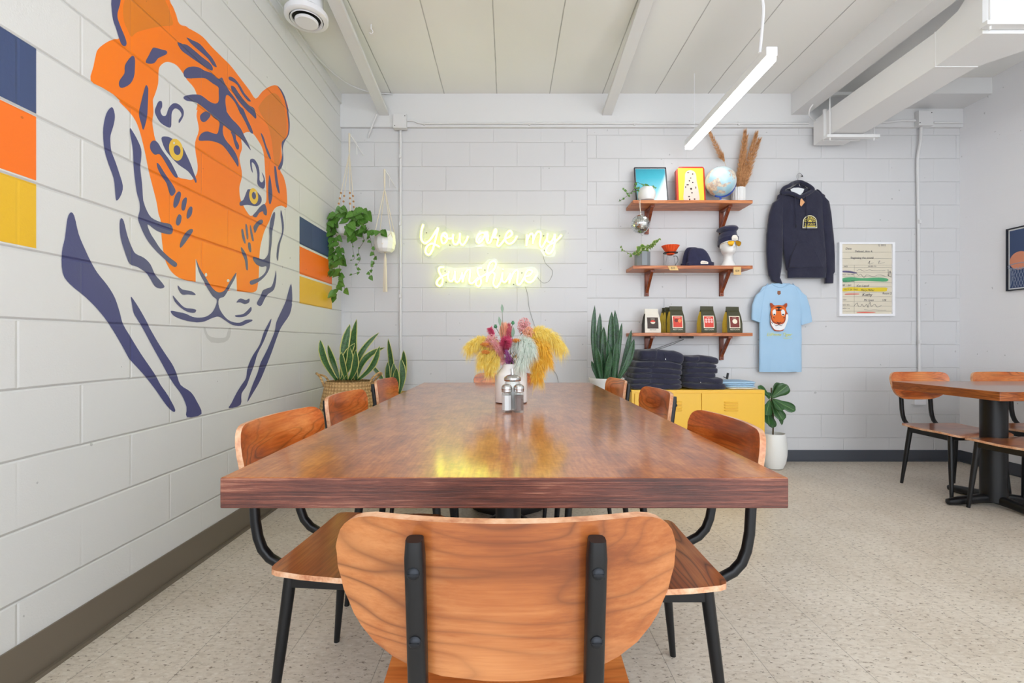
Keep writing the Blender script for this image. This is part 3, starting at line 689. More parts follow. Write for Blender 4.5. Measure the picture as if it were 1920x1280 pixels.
# ---- planks of things on the ceiling: lamp
t = NT('lamp_diffuser'); t.set(color=(1, 1, 1, 1), emis=(1.0, 0.98, 0.95, 1), emstr=12.0); m_lamp = t.m
m_lampbody = plain('lamp_white', (235, 236, 240), 0.35)
def led(x, y0, y1, z, label, cords, name='pendant_light'):
    e_ = empty(name, (x, (y0 + y1) / 2, z), label, 'lamp')
    w = 0.032
    MB().box((x - w, y0, z + 0.012), (x + w, y1, z + 0.062)).build('housing', m_lampbody, e_, smooth=False, bevel=0.003)
    MB().box((x - w + 0.002, y0 + 0.006, z - 0.016), (x + w - 0.002, y1 - 0.006, z + 0.0115)).build('diffuser', m_lamp, e_, smooth=False, bevel=0.006)
    for cpts, rr in cords: MB().tube(cpts, rr, 8).build('cord', m_lampbody, e_)
    settle(e_)
led(1.492, 2.585, 3.79, 2.645, 'long white linear LED lamp hanging from the ceiling right of centre',
    [([(1.49, 3.66, ZC), (1.49, 3.66, 2.705)], 0.0022),
     (catmull([(1.452, 2.64, 2.705), (1.462, 2.64, 2.80), (1.468, 2.63, 2.95), (1.455, 2.63, 3.05), (1.452, 2.63, ZC)], 5, False), 0.0085)])
# ================================================================ ceiling services
def solo(mb, name, m, label, cat, group=None, **k): return tag(mb.build(name, m, **k), label, cat, group)
# round air valve near the left corner
vc = (-1.262, 2.86)
av = empty('air_valve', (vc[0], vc[1], 3.0), 'round white air valve under the ceiling above tiger mural', 'air vent')
m_gap = plain('valve_gap', (40, 40, 42), 0.6)
MB().lathe([(0.098, ZC), (0.098, 3.11), (0.128, 3.085), (0.128, 3.055), (0.118, 3.048), (0.100, 3.048), (0.100, 3.07)][::-1], (vc[0], vc[1], 0), 40, cap=False).build('collar', m_lampbody, av)
MB().lathe([(0.001, 3.072), (0.099, 3.072)], (vc[0], vc[1], 0), 40, cap=False).build('opening', m_gap, av)
MB().lathe([(0.001, 3.028), (0.062, 3.028), (0.069, 3.034), (0.069, 3.042), (0.055, 3.052), (0.02, 3.071)], (vc[0], vc[1], 0), 36, cap=False).build('disc', m_lampbody, av)
MB().lathe([(0.084, 3.050), (0.092, 3.043), (0.095, 3.045), (0.094, 3.056), (0.084, 3.060)], (vc[0], vc[1], 0), 36, cap=False).build('ring', m_lampbody, av)
settle(av)
# cable in the left ceiling corner
cb = catmull([(-1.442, 2.3, 3.16), (-1.440, 2.9, 3.165), (-1.442, 3.3, 3.165), (-1.41, 3.6, 3.182), (-1.33, 3.80, 3.184), (-1.2, 3.92, 3.184), (-1.06, 3.945, 3.183), (-1.0, 3.95, 3.18)], 6, False)
solo(MB().tube(cb, 0.006, 8), 'ceiling_cable', m_white, 'thin white cable curving along the ceiling corner beside air valve', 'cable')
solo(MB().tube([W(706, 214, 3.90), W(690, 258, 3.975)], 0.007, 8), 'hanging_rod', m_white, 'short thin white rod slanting down below the left ceiling bar', 'rod')
hk = MB().tube([(-0.93, 3.1, ZC), (-0.93, 3.1, ZC - 0.035)], 0.005, 8).tube(catmull([(-0.93, 3.1, ZC - 0.03), (-0.918, 3.1, ZC - 0.05), (-0.93, 3.1, ZC - 0.065), (-0.942, 3.1, ZC - 0.055)], 4, False), 0.004, 8)
solo(hk, 'ceiling_hook', m_white, 'small white hook in the ceiling near top edge', 'hook')
# conduits
def conduit(pts, r, label, group=None, clips=()):
    e_ = empty('conduit', pts[0], label, 'pipe', group)
    MB().tube(pts, r, 10).build('tube', m_white, e_)
    for c_ in clips:
        MB().box((c_[0] - 0.009, c_[1] - 0.002, c_[2] - 0.016), (c_[0] + 0.009, c_[1] + 0.02, c_[2] + 0.016)).build('clip', m_white, e_, smooth=False, bevel=0.002)
    settle(e_)
YP = YB - 0.042
zc_ = ZW(230.5, YP)
def jbox(px0, px1, py0, py1, label):
    e_ = empty('junction_box', (XW((px0 + px1) / 2, YB), YB, ZW((py0 + py1) / 2, YB)), label, 'electrical box')
    y1 = YB - 0.030
    MB().box((XW(px0, 3.92), 3.915, ZW(py1, 3.92)), (XW(px1, 3.92), y1, ZW(py0, 3.92))).build('box', m_white, e_, smooth=False, bevel=0.003)
    for px, py in ((px0 + 3, py1 - 5), (px1 - 3, py0 + 4)): MB().sphere(W(px, py, 3.914), 0.004, 8, 6).build('screw', m_ink, e_)
    settle(e_)
jbox(737, 762, 213, 240, 'white square junction box on wall top above vertical pipe, left of neon sign')
jbox(1722, 1750, 207, 235, 'white square junction box high on back wall right of the air duct')
conduit(catmull([W(761, 226, YP), W(775, 226, YP), W(790, 231, YP), W(830, 231, YP)], 4, False)[:-1] + [W(830, 231, YP), W(1516, 231, YP)], 0.0085, 'white horizontal pipe running along the wall top above neon sign and shelves', None, [(XW(x, YP), YP, zc_) for x in (795, 993, 1190, 1386)])
conduit(catmull([W(1600, 230, YP), W(1660, 229, YP), W(1690, 226, YP), W(1724, 226, YP)], 4, False), 0.010, 'short white pipe entering right junction box from behind the duct')
conduit([W(1750, 229.5, YP), W(1805, 229.5, YP)], 0.0085, 'short white pipe from right junction box to the room corner')
conduit([W(751, 238, 3.97), W(751, 722, 3.97)], 0.011, 'white vertical pipe down the back wall left of the neon sign', None, [(XW(751, 3.97), 3.95, ZW(y, 3.97)) for y in (294, 420, 555)])
conduit(catmull([W(1727, 234, 3.955), W(1726, 262, 3.955), W(1722, 285, 3.965), W(1720, 300, 3.97)], 4, False) + [W(1722, 420, 3.97), W(1724, 745, 3.97)], 0.011, 'white vertical pipe down the back wall right of framed card', None, [(XW(1722, 3.97), 3.95, ZW(y, 3.97)) for y in (416, 640)])
jo = MB().box((XW(1716, 3.95), 3.955, ZW(759, 3.95)), (XW(1738, 3.95), YB, ZW(744, 3.95)))
solo(jo, 'wall_outlet', m_lampbody, 'small white power outlet box low on back wall behind a chair back', 'outlet', smooth=False, bevel=0.003)

# rectangular air duct
du = empty('air_duct', (2.8, 3.2, 2.85), 'large white rectangular air duct running overhead at upper right', 'duct')
dx0, dx1, dz0, dz1 = 2.645, 2.905, 2.742, 2.955
MB().box((dx0, 2.835, dz0), (dx1, 3.80, dz1)).build('straight_run', m_ductw, du, smooth=False, bevel=0.002)
MB().rings([[(dx0 - 0.02, 2.53, dz0), (3.45, 2.53, dz0), (3.45, 2.53, dz1 + 0.13), (dx0 - 0.02, 2.53, dz1 + 0.13)],
            [(dx0 - 0.01, 2.68, dz0), (3.02, 2.68, dz0), (3.02, 2.68, dz1 + 0.02), (dx0 - 0.01, 2.68, dz1 + 0.02)],
            [(dx0, 2.829, dz0), (dx1, 2.829, dz0), (dx1, 2.829, dz1), (dx0, 2.829, dz1)]]).build('transition', m_ductw, du, smooth=False)
MB().box((dx0 - 0.0025, 2.829, dz0 - 0.004), (dx1 + 0.0025, 2.835, dz1 + 0.0025)).build('flange', m_ductw, du, smooth=False)
MB().box((dx0 - 0.022, 3.80, dz0 - 0.03), (dx1 + 0.02, 3.812, dz1 + 0.02)).build('flange', m_ductw, du, smooth=False)
MB().box((dx0, 3.812, dz0), (dx1, YB - 0.03, dz1)).build('wall_sleeve', m_ductw, du, smooth=False)
settle(du)
def hanger(y, x0, x1, zl, zu, label):
    e_ = empty('duct_hanger', ((x0 + x1) / 2, y, zl), label, 'bracket', 'duct hangers')
    for nm, z in (('lower_channel', zl), ('upper_channel', zu)):
        MB().box((x0, y - 0.02, z - 0.012), (x1, y + 0.02, z + 0.012)).build(nm, m_ductw, e_, smooth=False)
    for x in (x0 + 0.035, x1 - 0.035): MB().tube([(x, y, zl - 0.03), (x, y, ZC)], 0.006, 8).build('rod', m_ductw, e_)
    settle(e_)
hanger(3.745, 2.60, 3.03, dz0 - 0.022, dz1 + 0.11, 'white metal strut hanger under the far end of the air duct')
hanger(2.50, 2.60, 3.5, dz0 + 0.03, dz1 + 0.17, 'white metal strut hanger at the near end of the air duct, top right corner')
solo(MB().tube([(2.25, 2.34, 3.09), (2.62, 2.34, 3.05)], [0.10, 0.10], 24), 'round_duct', m_lampbody, 'rounded white fitting cut off by top edge of photo above the duct', 'duct')
solo(MB().tube(catmull([W(1524, 196, 3.7), W(1518, 206, 3.72), W(1518, 218, 3.78), W(1528, 226, 3.9)], 4, False), 0.006, 8), 'hose', m_white, 'thin white curved hose beside the far end of the air duct', 'cable')

# ================================================================ neon sign
t = NT('neon_yellow'); t.set(color=col(255, 255, 200), emis=(0.93, 1.0, 0.072, 1), emstr=7.6, rough=0.4); m_neon = t.m
t = NT('clear_acrylic'); tr_ = t.new('ShaderNodeBsdfTransparent'); gl_ = t.new('ShaderNodeBsdfGlossy'); gl_.inputs['Roughness'].default_value = 0.08
mx = t.new('ShaderNodeMixShader'); mx.inputs[0].default_value = 0.05; tr_.inputs[0].default_value = (0.97, 0.975, 0.97, 1)
t.l.new(tr_.outputs[0], mx.inputs[1]); t.l.new(gl_.outputs[0], mx.inputs[2]); t.l.new(mx.outputs[0], t.out.inputs[0]); m_acr = t.m
ns = empty('neon_sign', W(920, 490, YB), 'glowing yellow neon sign reading You are my sunshine on the back wall', 'sign')
N1 = Tr(760, 405, 12.0); N2 = Tr(885, 405, 10.667); N3 = Tr(810, 480, 9.143)
WORDS = [
 [N1((405, 190), (375, 280), (355, 400), (360, 520), (400, 590), (450, 610), (520, 570), (600, 480), (680, 350), (738, 265)),
  N1((738, 265), (715, 370), (690, 480), (650, 640), (610, 760), (560, 845), (510, 870), (460, 820), (460, 740), (510, 660), (590, 620), (660, 635), (720, 665), (770, 695)),
  N1((905, 400), (870, 385), (825, 430), (808, 520), (825, 600), (870, 615), (920, 570), (940, 490), (925, 410), (880, 385), (855, 430), (920, 490), (980, 508), (1045, 498)),
  N1((1080, 410), (1065, 500), (1080, 600), (1125, 640), (1170, 620), (1205, 550), (1225, 460), (1230, 385)),
  N1((1230, 385), (1222, 500), (1240, 610), (1290, 650), (1340, 600), (1380, 530), (1410, 455))],
 [N2((258, 345), (200, 335), (140, 370), (95, 440), (95, 510), (140, 535), (190, 500), (240, 420), (275, 310)),
  N2((275, 310), (285, 400), (292, 490), (325, 545), (360, 530), (395, 450), (420, 380), (450, 290), (475, 270), (485, 305), (465, 370), (435, 425), (500, 430), (522, 470), (500, 560), (520, 600), (560, 580), (620, 510), (655, 455)),
  N2((305, 310), (318, 400), (315, 500)),
  N2((655, 455), (740, 420), (795, 370), (790, 320), (750, 300), (700, 340), (665, 420), (670, 490), (710, 545), (770, 550), (840, 500), (900, 400))],
 [N2((1095, 370), (1090, 480), (1088, 600)), N2((1092, 560), (1110, 470), (1150, 380), (1195, 350), (1222, 395), (1220, 480), (1215, 560)),
  N2((1217, 520), (1250, 420), (1290, 340), (1340, 310), (1375, 350), (1370, 450), (1350, 540), (1370, 610), (1400, 620), (1440, 560), (1485, 470)),
  N2((1515, 350), (1500, 420), (1510, 500), (1560, 530), (1610, 480), (1645, 400), (1652, 365)),
  N2((1652, 365), (1655, 470), (1640, 600), (1600, 700), (1550, 750), (1500, 740), (1482, 690), (1500, 630), (1560, 570), (1640, 530), (1710, 470), (1790, 380))],
 [N3((205, 195), (150, 190), (115, 225), (130, 290), (170, 360), (185, 420), (165, 490), (125, 510), (85, 480), (90, 430), (130, 380), (180, 345), (235, 320), (275, 305)),
  N3((290, 265), (275, 340), (290, 410), (330, 430), (370, 390), (390, 320), (395, 255)), N3((392, 320), (395, 400), (420, 445), (460, 430), (495, 370), (512, 320)),
  N3((512, 280), (520, 360), (525, 450)), N3((527, 440), (550, 340), (590, 260), (630, 230), (655, 250), (650, 330), (640, 410), (650, 460), (690, 465), (740, 420), (790, 360)),
  N3((855, 205), (800, 205), (780, 240), (790, 300), (820, 360), (840, 420), (830, 490), (795, 520), (755, 490), (755, 440), (800, 390), (850, 355), (930, 310)),
  N3((930, 310), (1000, 280), (1060, 230), (1095, 150), (1080, 95), (1030, 90), (980, 140), (955, 220), (940, 340), (935, 450)),
  N3((937, 430), (960, 350), (1010, 290), (1050, 285), (1075, 320), (1060, 400), (1050, 470), (1070, 515), (1110, 530), (1150, 480), (1180, 420), (1200, 350)),
  N3((1215, 215), (1212, 235)), N3((1208, 280), (1198, 370), (1212, 430), (1250, 445), (1290, 400), (1325, 320)),
  N3((1340, 290), (1330, 380), (1325, 470)), N3((1328, 450), (1360, 360), (1400, 280), (1450, 240), (1475, 280), (1465, 370), (1455, 440), (1475, 490), (1520, 470), (1560, 400), (1592, 350)),
  N3((1592, 350), (1670, 330), (1715, 280), (1700, 245), (1650, 240), (1605, 290), (1590, 360), (1605, 420), (1660, 450), (1720, 430), (1760, 380), (1795, 320))]]
YN = YB - 0.030
for wd in WORDS:
    mb = MB()
    for st in wd:
        mb.tube(catmull([W(x, y, YN) for x, y in st], 4, False), 0.0092, 8)
    for fi, f in enumerate(mb.f):
        if sum(mb.v[i].y for i in f) / len(f) > YN + 0.0015: mb.mi[fi] = 1
    mb.build('glowing_tube', [m_neon, m_lampbody], ns)
for outl in ([(783, 432), (790, 414), (800, 417), (806, 430), (830, 422), (846, 431), (880, 432), (893, 440), (905, 427), (935, 425), (965, 432), (985, 438), (1008, 428), (1040, 434), (1062, 432), (1055, 446), (1042, 462), (1040, 480), (1020, 480), (1012, 468), (985, 466), (940, 466), (910, 462), (880, 464), (835, 466), (812, 484), (794, 480), (792, 462), (782, 452)],
             [(818, 510), (815, 500), (830, 497), (855, 502), (900, 498), (915, 486), (932, 486), (936, 500), (970, 503), (1000, 500), (1010, 514), (998, 532), (975, 538), (930, 541), (880, 540), (840, 538), (818, 538), (813, 524)]):
    mb = MB(); pp = catmull([W(x, y, YN + 0.010) for x, y in outl], 4); mb.poly(pp, 0, (0, 0.004, 0)); mb.build('acrylic_backing', m_acr, ns, smooth=False)
for x, y in ((780, 436), (799.6, 436.3), (843.5, 459.3), (937, 442), (1019.5, 442), (1020.5, 469), (834.5, 508), (836.5, 529), (909, 506), (978.5, 511.5), (963, 533)):
    if x < 785: continue
    MB().tube([W(x, y, YN + 0.004), W(x, y, YN + 0.026)], 0.0048, 8).build('standoff', m_ink, ns)
settle(ns)
cord = catmull([W(1018, 472, 3.975), W(1022, 492, 3.98), W(1036, 508, 3.98), (W(1030, 526, 3.98)), W(1018, 530, 3.98), W(1008, 520, 3.98)], 6, False)
solo(MB().tube(cord, 0.0014, 6), 'power_wire', plain('grey_wire', (120, 122, 118), 0.4), 'thin grey wire looping at lower right of the neon sign', 'cable')
solo(MB().tube(catmull([W(985, 537, 3.98), W(990, 555, 3.98), W(993, 580, 3.98), W(1004, 615, 3.98), W(1028, 680, 3.98), W(1045, 706, 3.98), W(1047, 745, 3.98)], 6, False), 0.0015, 6), 'power_wire', MATS['grey_wire'], 'thin grey wire hanging down the wall from the neon word sunshine', 'cable')
# ================================================================ things on the shelves
ZS = [2.2102, 1.6702, 1.1152]     # top faces of the three shelves
YS = 3.83; sS = F / YS
def bx(name, lo, hi, m, parent=None, bevel=0.002, **k):
    return MB().box(lo, hi, **k).build(name, m, parent, smooth=False, bevel=bevel)
# framed blue print leaning on the wall (local: XZ plane, bottom at origin)
t = NT('blue_print'); s = t.sep(t.pos('Object'))
zz = t.math('DIVIDE', s[2], 0.34)
st_ = t.math('SUBTRACT', t.math('MULTIPLY', s[0], 1.0), t.math('MULTIPLY', s[2], 0.45))
glare = t.math('MULTIPLY', t.math('SUBTRACT', st_, -0.005), 22.0, clamp=True)  # lamp reflection on the frame glass, painted diagonally in white on the print
c_ = t.ramp(t.math('ADD', zz, t.math('MULTIPLY', t.noise(t.pos('Object'), 9, 3), 0.12)), [(0.1, col(190, 226, 238)), (0.42, col(124, 206, 226)), (0.75, col(66, 182, 204)), (1.0, col(52, 160, 184))])
c_ = t.mixc(t.math('MULTIPLY', glare, 0.9), c_, col(240, 242, 244)); t.set(color=c_, rough=0.25, coat=0.4); m_print = t.m
m_frameblack = plain('black_frame', (14, 20, 34), 0.3); m_mat = plain('white_mat', (238, 240, 242), 0.5)
fp = empty('framed_print', (XW(1224, 3.86), 3.865, ZS[0]), 'black framed turquoise blue print leaning on wall at left of top shelf', 'picture')
w, h, fw = 0.137, 0.338, 0.007
Rl = Matrix.Rotation(-0.20, 4, 'X')
def leanbox(name, lo, hi, m, par, R=Rl): return MB().box(lo, hi, M=R).build(name, m, par, smooth=False)
f_ = MB()
for lo, hi in (((-w, 0, 0), (-w + fw, 0.016, h)), ((w - fw, 0, 0), (w, 0.016, h)), ((-w + fw, 0, h - fw), (w - fw, 0.016, h)), ((-w + fw, 0, 0), (w - fw, 0.016, fw))): f_.box(lo, hi, M=Rl)
f_.build('frame', m_frameblack, fp, smooth=False)
pr2 = MB().box((-w + fw + 0.004, 0.0050, fw), (w - fw - 0.004, 0.0062, h - fw - 0.006), M=Rl).build('print', m_print, fp, smooth=False)
leanbox('mat_board', (-w + fw, 0.0068, fw), (w - fw, 0.009, h - fw), m_mat, fp)
# white round pot with a trailing plant, left end of the top shelf
m_wpot = plain('white_ceramic', (236, 236, 234), 0.3); m_soil = plain('soil', (52, 38, 28), 0.9)
def leafmat(name, a, b, edge=None, vein=None, rough=0.35, band=None):
    t = NT(name); uv = t.pos('UV'); s = t.sep(uv)
    c = t.mixc(t.noise(t.pos('Object'), 14, 3), col(*a), col(*b))
    if band:
        n_ = t.noise(t.mapping(uv, (4, 26, 1)), 1.6, 3, 0.6, 1.0)
        c = t.mixc(t.ramp(n_, [(0.46, (0, 0, 0, 1)), (0.56, (1, 1, 1, 1))]), c, col(*band))
    d = t.math('ABSOLUTE', t.math('SUBTRACT', s[0], 0.5))
    if edge: c = t.mixc(t.math('GREATER_THAN', d, 0.40), c, col(*edge))
    if vein:
        v1 = t.math('LESS_THAN', d, 0.025)
        br = t.math('FRACT', t.math('ADD', t.math('MULTIPLY', s[1], 8.0), t.math('MULTIPLY', d, -5.0)))
        v2 = t.math('LESS_THAN', br, 0.07)
        c = t.mixc(t.math('MULTIPLY', t.math('MAXIMUM', v1, t.math('MULTIPLY', v2, 0.4)), 0.8), c, col(*vein))
    t.set(color=c, rough=rough, sss=0.0); MATS[name] = t.m; return t.m
m_snake = leafmat('snake_leaf', (56, 98, 48), (80, 124, 60), (206, 204, 120), band=(44, 76, 42))
m_snake2 = leafmat('snake_leaf_dark', (44, 84, 50), (62, 108, 62), None, band=(30, 56, 40))
m_pothos = leafmat('pothos_leaf', (50, 92, 34), (100, 150, 56), None, vein=(110, 150, 70))
m_hoya = leafmat('variegated_leaf', (66, 104, 40), (98, 136, 54), (196, 206, 120))
m_fiddle = leafmat('fiddle_leaf', (36, 72, 36), (56, 100, 50), None, vein=(120, 156, 96), rough=0.3)
m_stem = plain('stem_green', (92, 96, 52), 0.6); m_vine = plain('vine_brown', (84, 70, 46), 0.6)
def leaf(mb, base, d, up, L, Wd, prof, droop=0.0, fold=0.25, n=9, curl=0.0, m=0):
    """d: direction of growth, up: face normal hint; prof: (t, halfwidth factor) list"""
    d = Vector(d).normalized(); up = Vector(up); side = d.cross(up)
    side = side.normalized() if side.length > 1e-5 else d.orthogonal().normalized()
    R_ = []; p = Vector(base); dr = d.copy()
    for i in range(n + 1):
        tt = i / n; w_ = Wd * max(interp(prof, tt), 0.012)
        nr = side.cross(dr).normalized()
        R_.append([p - side * w_ + nr * w_ * fold, p - side * w_ * 0.5 + nr * w_ * fold * 0.35, p.copy(), p + side * w_ * 0.5 + nr * w_ * fold * 0.35, p + side * w_ + nr * w_ * fold])
        dr = (dr + Vector((0, 0, -droop / n)) + nr * curl / n).normalized(); p = p + dr * (L / n)
    mb.rings(R_, m, closed=False, cap=False, uvs=True)
HEART = [(0, 0.25), (0.06, 0.75), (0.18, 1.0), (0.35, 0.95), (0.6, 0.66), (0.8, 0.36), (0.93, 0.12), (1, 0.0)]
OVAL = [(0, 0.1), (0.15, 0.6), (0.4, 1.0), (0.6, 0.95), (0.85, 0.5), (1, 0.0)]
SNAKE = [(0, 0.45), (0.25, 0.72), (0.55, 1.0), (0.8, 0.82), (0.93, 0.4), (1, 0.02)]
FID = [(0, 0.12), (0.15, 0.35), (0.35, 0.55), (0.6, 0.95), (0.8, 1.0), (0.93, 0.7), (1, 0.15)]
def vine(par, pts, leaves, size, mleaf, rnd, mstem=m_vine, r=0.0016, prof=HEART, hang=1.0):
    P = catmull(pts, 6, False)
    MB().tube(P, r, 5).build('vine', mstem, par)
    mb = MB()
    for k in range(leaves):
        i = int((k + 0.6) / leaves * (len(P) - 1)); b = P[i]
        ang = rnd.uniform(0, 2 * PI)
        d = Vector((math.cos(ang) * 0.8, -abs(math.sin(ang)) * 0.5, -0.5 * hang + rnd.uniform(-0.4, 0.5)))
        sz = size * rnd.uniform(0.65, 1.15)
        leaf(mb, b + Vector((0, -0.004, 0)), d, (rnd.uniform(-0.4, 0.4), -1, 0.3 + rnd.uniform(-0.3, 0.3)), sz, sz * 0.42, prof, droop=0.5, fold=0.2, n=6)
    mb.build('leaves', mleaf, par)
rnd = random.Random(3)
tp = empty('potted_plant', (XW(1212, 3.83), 3.82, ZS[0]), 'small white round pot with thin trailing plant at left end of top shelf', 'potted plant')
MB().lathe([(0.03, 0), (0.058, 0.01), (0.072, 0.045), (0.070, 0.08), (0.055, 0.112), (0.048, 0.118), (0.044, 0.108)], tuple(tp.location), 32).build('pot', m_wpot, tp)
for pts, n_ in (([(1206, 346), (1192, 342), (1189, 352), (1196, 358)], 4), ([(1200, 350), (1190, 354), (1182, 362), (1172, 370), (1160, 378)], 7), ([(1190, 358), (1178, 362), (1169, 356), (1170, 352)], 4)):
    vine(tp, [W(x, y, 3.765) for x, y in pts], n_, 0.026, m_pothos, rnd)
vine(tp, [tp.location + Vector((0.0, -0.01, 0.11)), tp.location + Vector((-0.03, -0.05, 0.125)), W(1206, 346, 3.765)], 4, 0.035, m_pothos, rnd)
vine(tp, [tp.location + Vector((0.0, 0.0, 0.11)), tp.location + Vector((0.03, -0.03, 0.122)), tp.location + Vector((0.065, -0.05, 0.10))], 6, 0.02, m_pothos, rnd)
settle(tp)
# red framed yellow board game on its side
m_red = plain('red_plastic', (206, 66, 42), 0.35); m_yboard = plain('yellow_board', (250, 216, 66), 0.5); m_pale = plain('pale_pink_card', (244, 212, 200), 0.6)
bg = empty('board_game', (XW(1297, 3.84), 3.845, ZS[0]), 'red framed yellow board standing upright on top shelf beside globe', 'board game')
R2 = Matrix.Rotation(-0.10, 4, 'X')
w, h = 0.122, 0.318; rr_ = 0.02
out = [(-w + 0.0, 0.0), (w, 0.0), (w, h - rr_), (w - rr_ * 0.3, h - rr_ * 0.3), (w - rr_, h), (-w + 0.03, h), (-w, h - 0.035)]
MB().poly([R2 @ Vector((x, 0.0, z)) for x, z in out], 0, R2.to_3x3() @ Vector((0, 0.035, 0))).build('tray', m_red, bg, smooth=False, bevel=0.003)
bo = MB().box((-w + 0.016, -0.003, 0.004), (w - 0.015, 0.0, h - 0.016), M=R2).build('board', m_yboard, bg, smooth=False)
mb = MB(); mb.poly([R2 @ v for v in catmull([(-0.058, -0.0036, 0.012), (0.058, -0.0036, 0.012), (0.062, -0.0036, 0.10), (0.05, -0.0036, 0.19), (0.042, -0.0036, 0.26), (0.0, -0.0036, 0.285), (-0.042, -0.0036, 0.26), (-0.05, -0.0036, 0.19), (-0.062, -0.0036, 0.10)], 4)]); mb.build('pale_panel', m_pale, bo, smooth=False)
mb = MB()
for x, z, a, b in ((-0.02, 0.262, 0.010, 0.004), (0.018, 0.25, 0.006, 0.006), (0.0, 0.215, 0.006, 0.005), (-0.012, 0.19, 0.006, 0.006), (0.016, 0.175, 0.006, 0.006), (-0.028, 0.155, 0.012, 0.005), (0.04, 0.13, 0.004, 0.011), (0.0, 0.12, 0.009, 0.009), (-0.045, 0.135, 0.004, 0.009), (0.006, 0.085, 0.007, 0.006), (-0.02, 0.052, 0.008, 0.006), (-0.016, 0.026, 0.006, 0.01), (0.026, 0.03, 0.007, 0.007)):
    mb.poly([R2 @ Vector((x + a * math.cos(k * PI / 6), -0.0042, z + b * math.sin(k * PI / 6))) for k in range(12)])
mb.build('cut_out_holes', m_ink, bo, smooth=False)
# globe
t = NT('globe_map'); p = t.pos('Object')
n1 = t.noise(t.mapping(p, (1, 1, 1), loc=(0.5, 0.2, 0.1)), 11, 4, 0.55, 0.4)
land = t.ramp(n1, [(0.50, (0, 0, 0, 1)), (0.53, (1, 1, 1, 1))])
oc = t.ramp(t.noise(p, 6, 2), [(0.4, col(222, 236, 238)), (0.6, col(168, 214, 230))]); la = t.ramp(t.noise(p, 40, 3), [(0.4, col(238, 228, 206)), (0.6, col(206, 186, 172))])
t.set(color=t.mixc(land, oc, la), rough=0.3); m_globe = t.m
m_blue = plain('blue_plastic', (34, 74, 172), 0.35); m_navyp = plain('navy_plastic', (28, 36, 84), 0.35)
gc = W(1351, 340.5, 3.83); gr = 27.3 / sS
gl = empty('globe', (gc.x, gc.y, ZS[0]), 'pale blue desk globe with dark blue arm on the top shelf', 'globe')
MB().sphere(gc, gr, 40, 24).build('sphere', m_globe, gl)
a0, a1 = math.radians(72), math.radians(-112)
arc = [gc + Vector((math.cos(a0 + (a1 - a0) * k / 24), 0, math.sin(a0 + (a1 - a0) * k / 24))) * (gr + 0.006) for k in range(25)]
MB().tube(arc, [0.005] * 25, 8, sq=0.6).build('arm', m_blue, gl)
MB().tube([gc + Vector((0.0, 0, -gr - 0.004)), Vector((gc.x, gc.y, ZS[0] + 0.006))], 0.008, 12).build('stem', m_blue, gl)
MB().lathe([(0.055, 0), (0.055, 0.004), (0.03, 0.010), (0.01, 0.012)], (gc.x, gc.y, ZS[0]), 30).build('base', m_wpot, gl)
settle(gl)
# fluted white vase and pampas stems
vz = (XW(1385, 3.90), 3.905, ZS[0])
va_ = empty('vase', vz, 'tall white fluted vase holding brown pampas on top shelf', 'vase')
MB().lathe([(0.048, 0), (0.055, 0.004), (0.057, 0.09), (0.056, 0.135), (0.053, 0.14), (0.049, 0.138), (0.049, 0.02)], vz, 96, flute=0.035, flute_n=18, cap=False).build('body', m_wpot, va_); settle(va_)
def plume(name, pts, width, n, L, mat_, label, group, rnd, stem=True, stemfrac=0.45, droop=0.35, mstem=None, spread=0.55, wid=0.0009):
    P = catmull([Vector(p) for p in pts], 10, False); N = len(P)
    root = empty(name, P[0], label, 'dried flower', group)
    MB().tube(P, [0.0016 - 0.0009 * i / N for i in range(N)], 5).build('stem', mstem or m_straw, root)
    i0 = int(N * stemfrac); mb = MB()
    for k in range(n):
        f = rnd.random(); i = i0 + int(f * (N - 1 - i0)); i = min(i, N - 2); b = P[i]
        tg = (P[i + 1] - P[i]).normalized(); sh = math.sin(PI * min(max((i - i0) / (N - i0), 0.04), 0.97) ** 0.8) * 0.8 + 0.25
        rdm = Vector((rnd.gauss(0, 1), rnd.gauss(0, 1), rnd.gauss(0, 1))); rdm = (rdm - tg * rdm.dot(tg)).normalized()
        d = (tg * (1 - spread) + rdm * spread * sh).normalized(); l = L * rnd.uniform(0.5, 1.1)
        b2 = b + rdm * width * sh * rnd.uniform(0, 0.5); m1 = b2 + d * l * 0.5; m2 = b2 + d * l + Vector((0, 0, -droop * l * rnd.uniform(0.4, 1.2)))
        sd = d.cross(Vector((rnd.uniform(-1, 1), rnd.uniform(-1, 1), rnd.uniform(-1, 1)))).normalized() * wid
        b_ = len(mb.v); mb.v += [b2 - sd, b2 + sd, m1 + sd, m1 - sd, m2]
        mb.face((b_, b_ + 1, b_ + 2, b_ + 3)); mb.face((b_ + 3, b_ + 2, b_ + 4))
    mb.build('plume', mat_, root, smooth=False)
    settle(root); return root
m_straw = plain('straw', (214, 186, 132), 0.7)
def fluff(name, a, b):
    t = NT(name); t.set(color=t.ramp(t.noise(t.pos('Object'), 60, 2), [(0.35, col(*a)), (0.65, col(*b))]), rough=0.8)
    tr = t.new('ShaderNodeBsdfTranslucent'); mx = t.new('ShaderNodeMixShader'); mx.inputs[0].default_value = 0.3
    tr.inputs[0].default_value = col(*b); t.l.new(t.p.outputs[0], mx.inputs[1]); t.l.new(tr.outputs[0], mx.inputs[2]); t.l.new(mx.outputs[0], t.out.inputs[0])
    MATS[name] = t.m; return t.m
m_pamp = fluff('brown_pampas', (186, 136, 88), (236, 190, 140))
vt = Vector((vz[0], vz[1], vz[2] + 0.02))
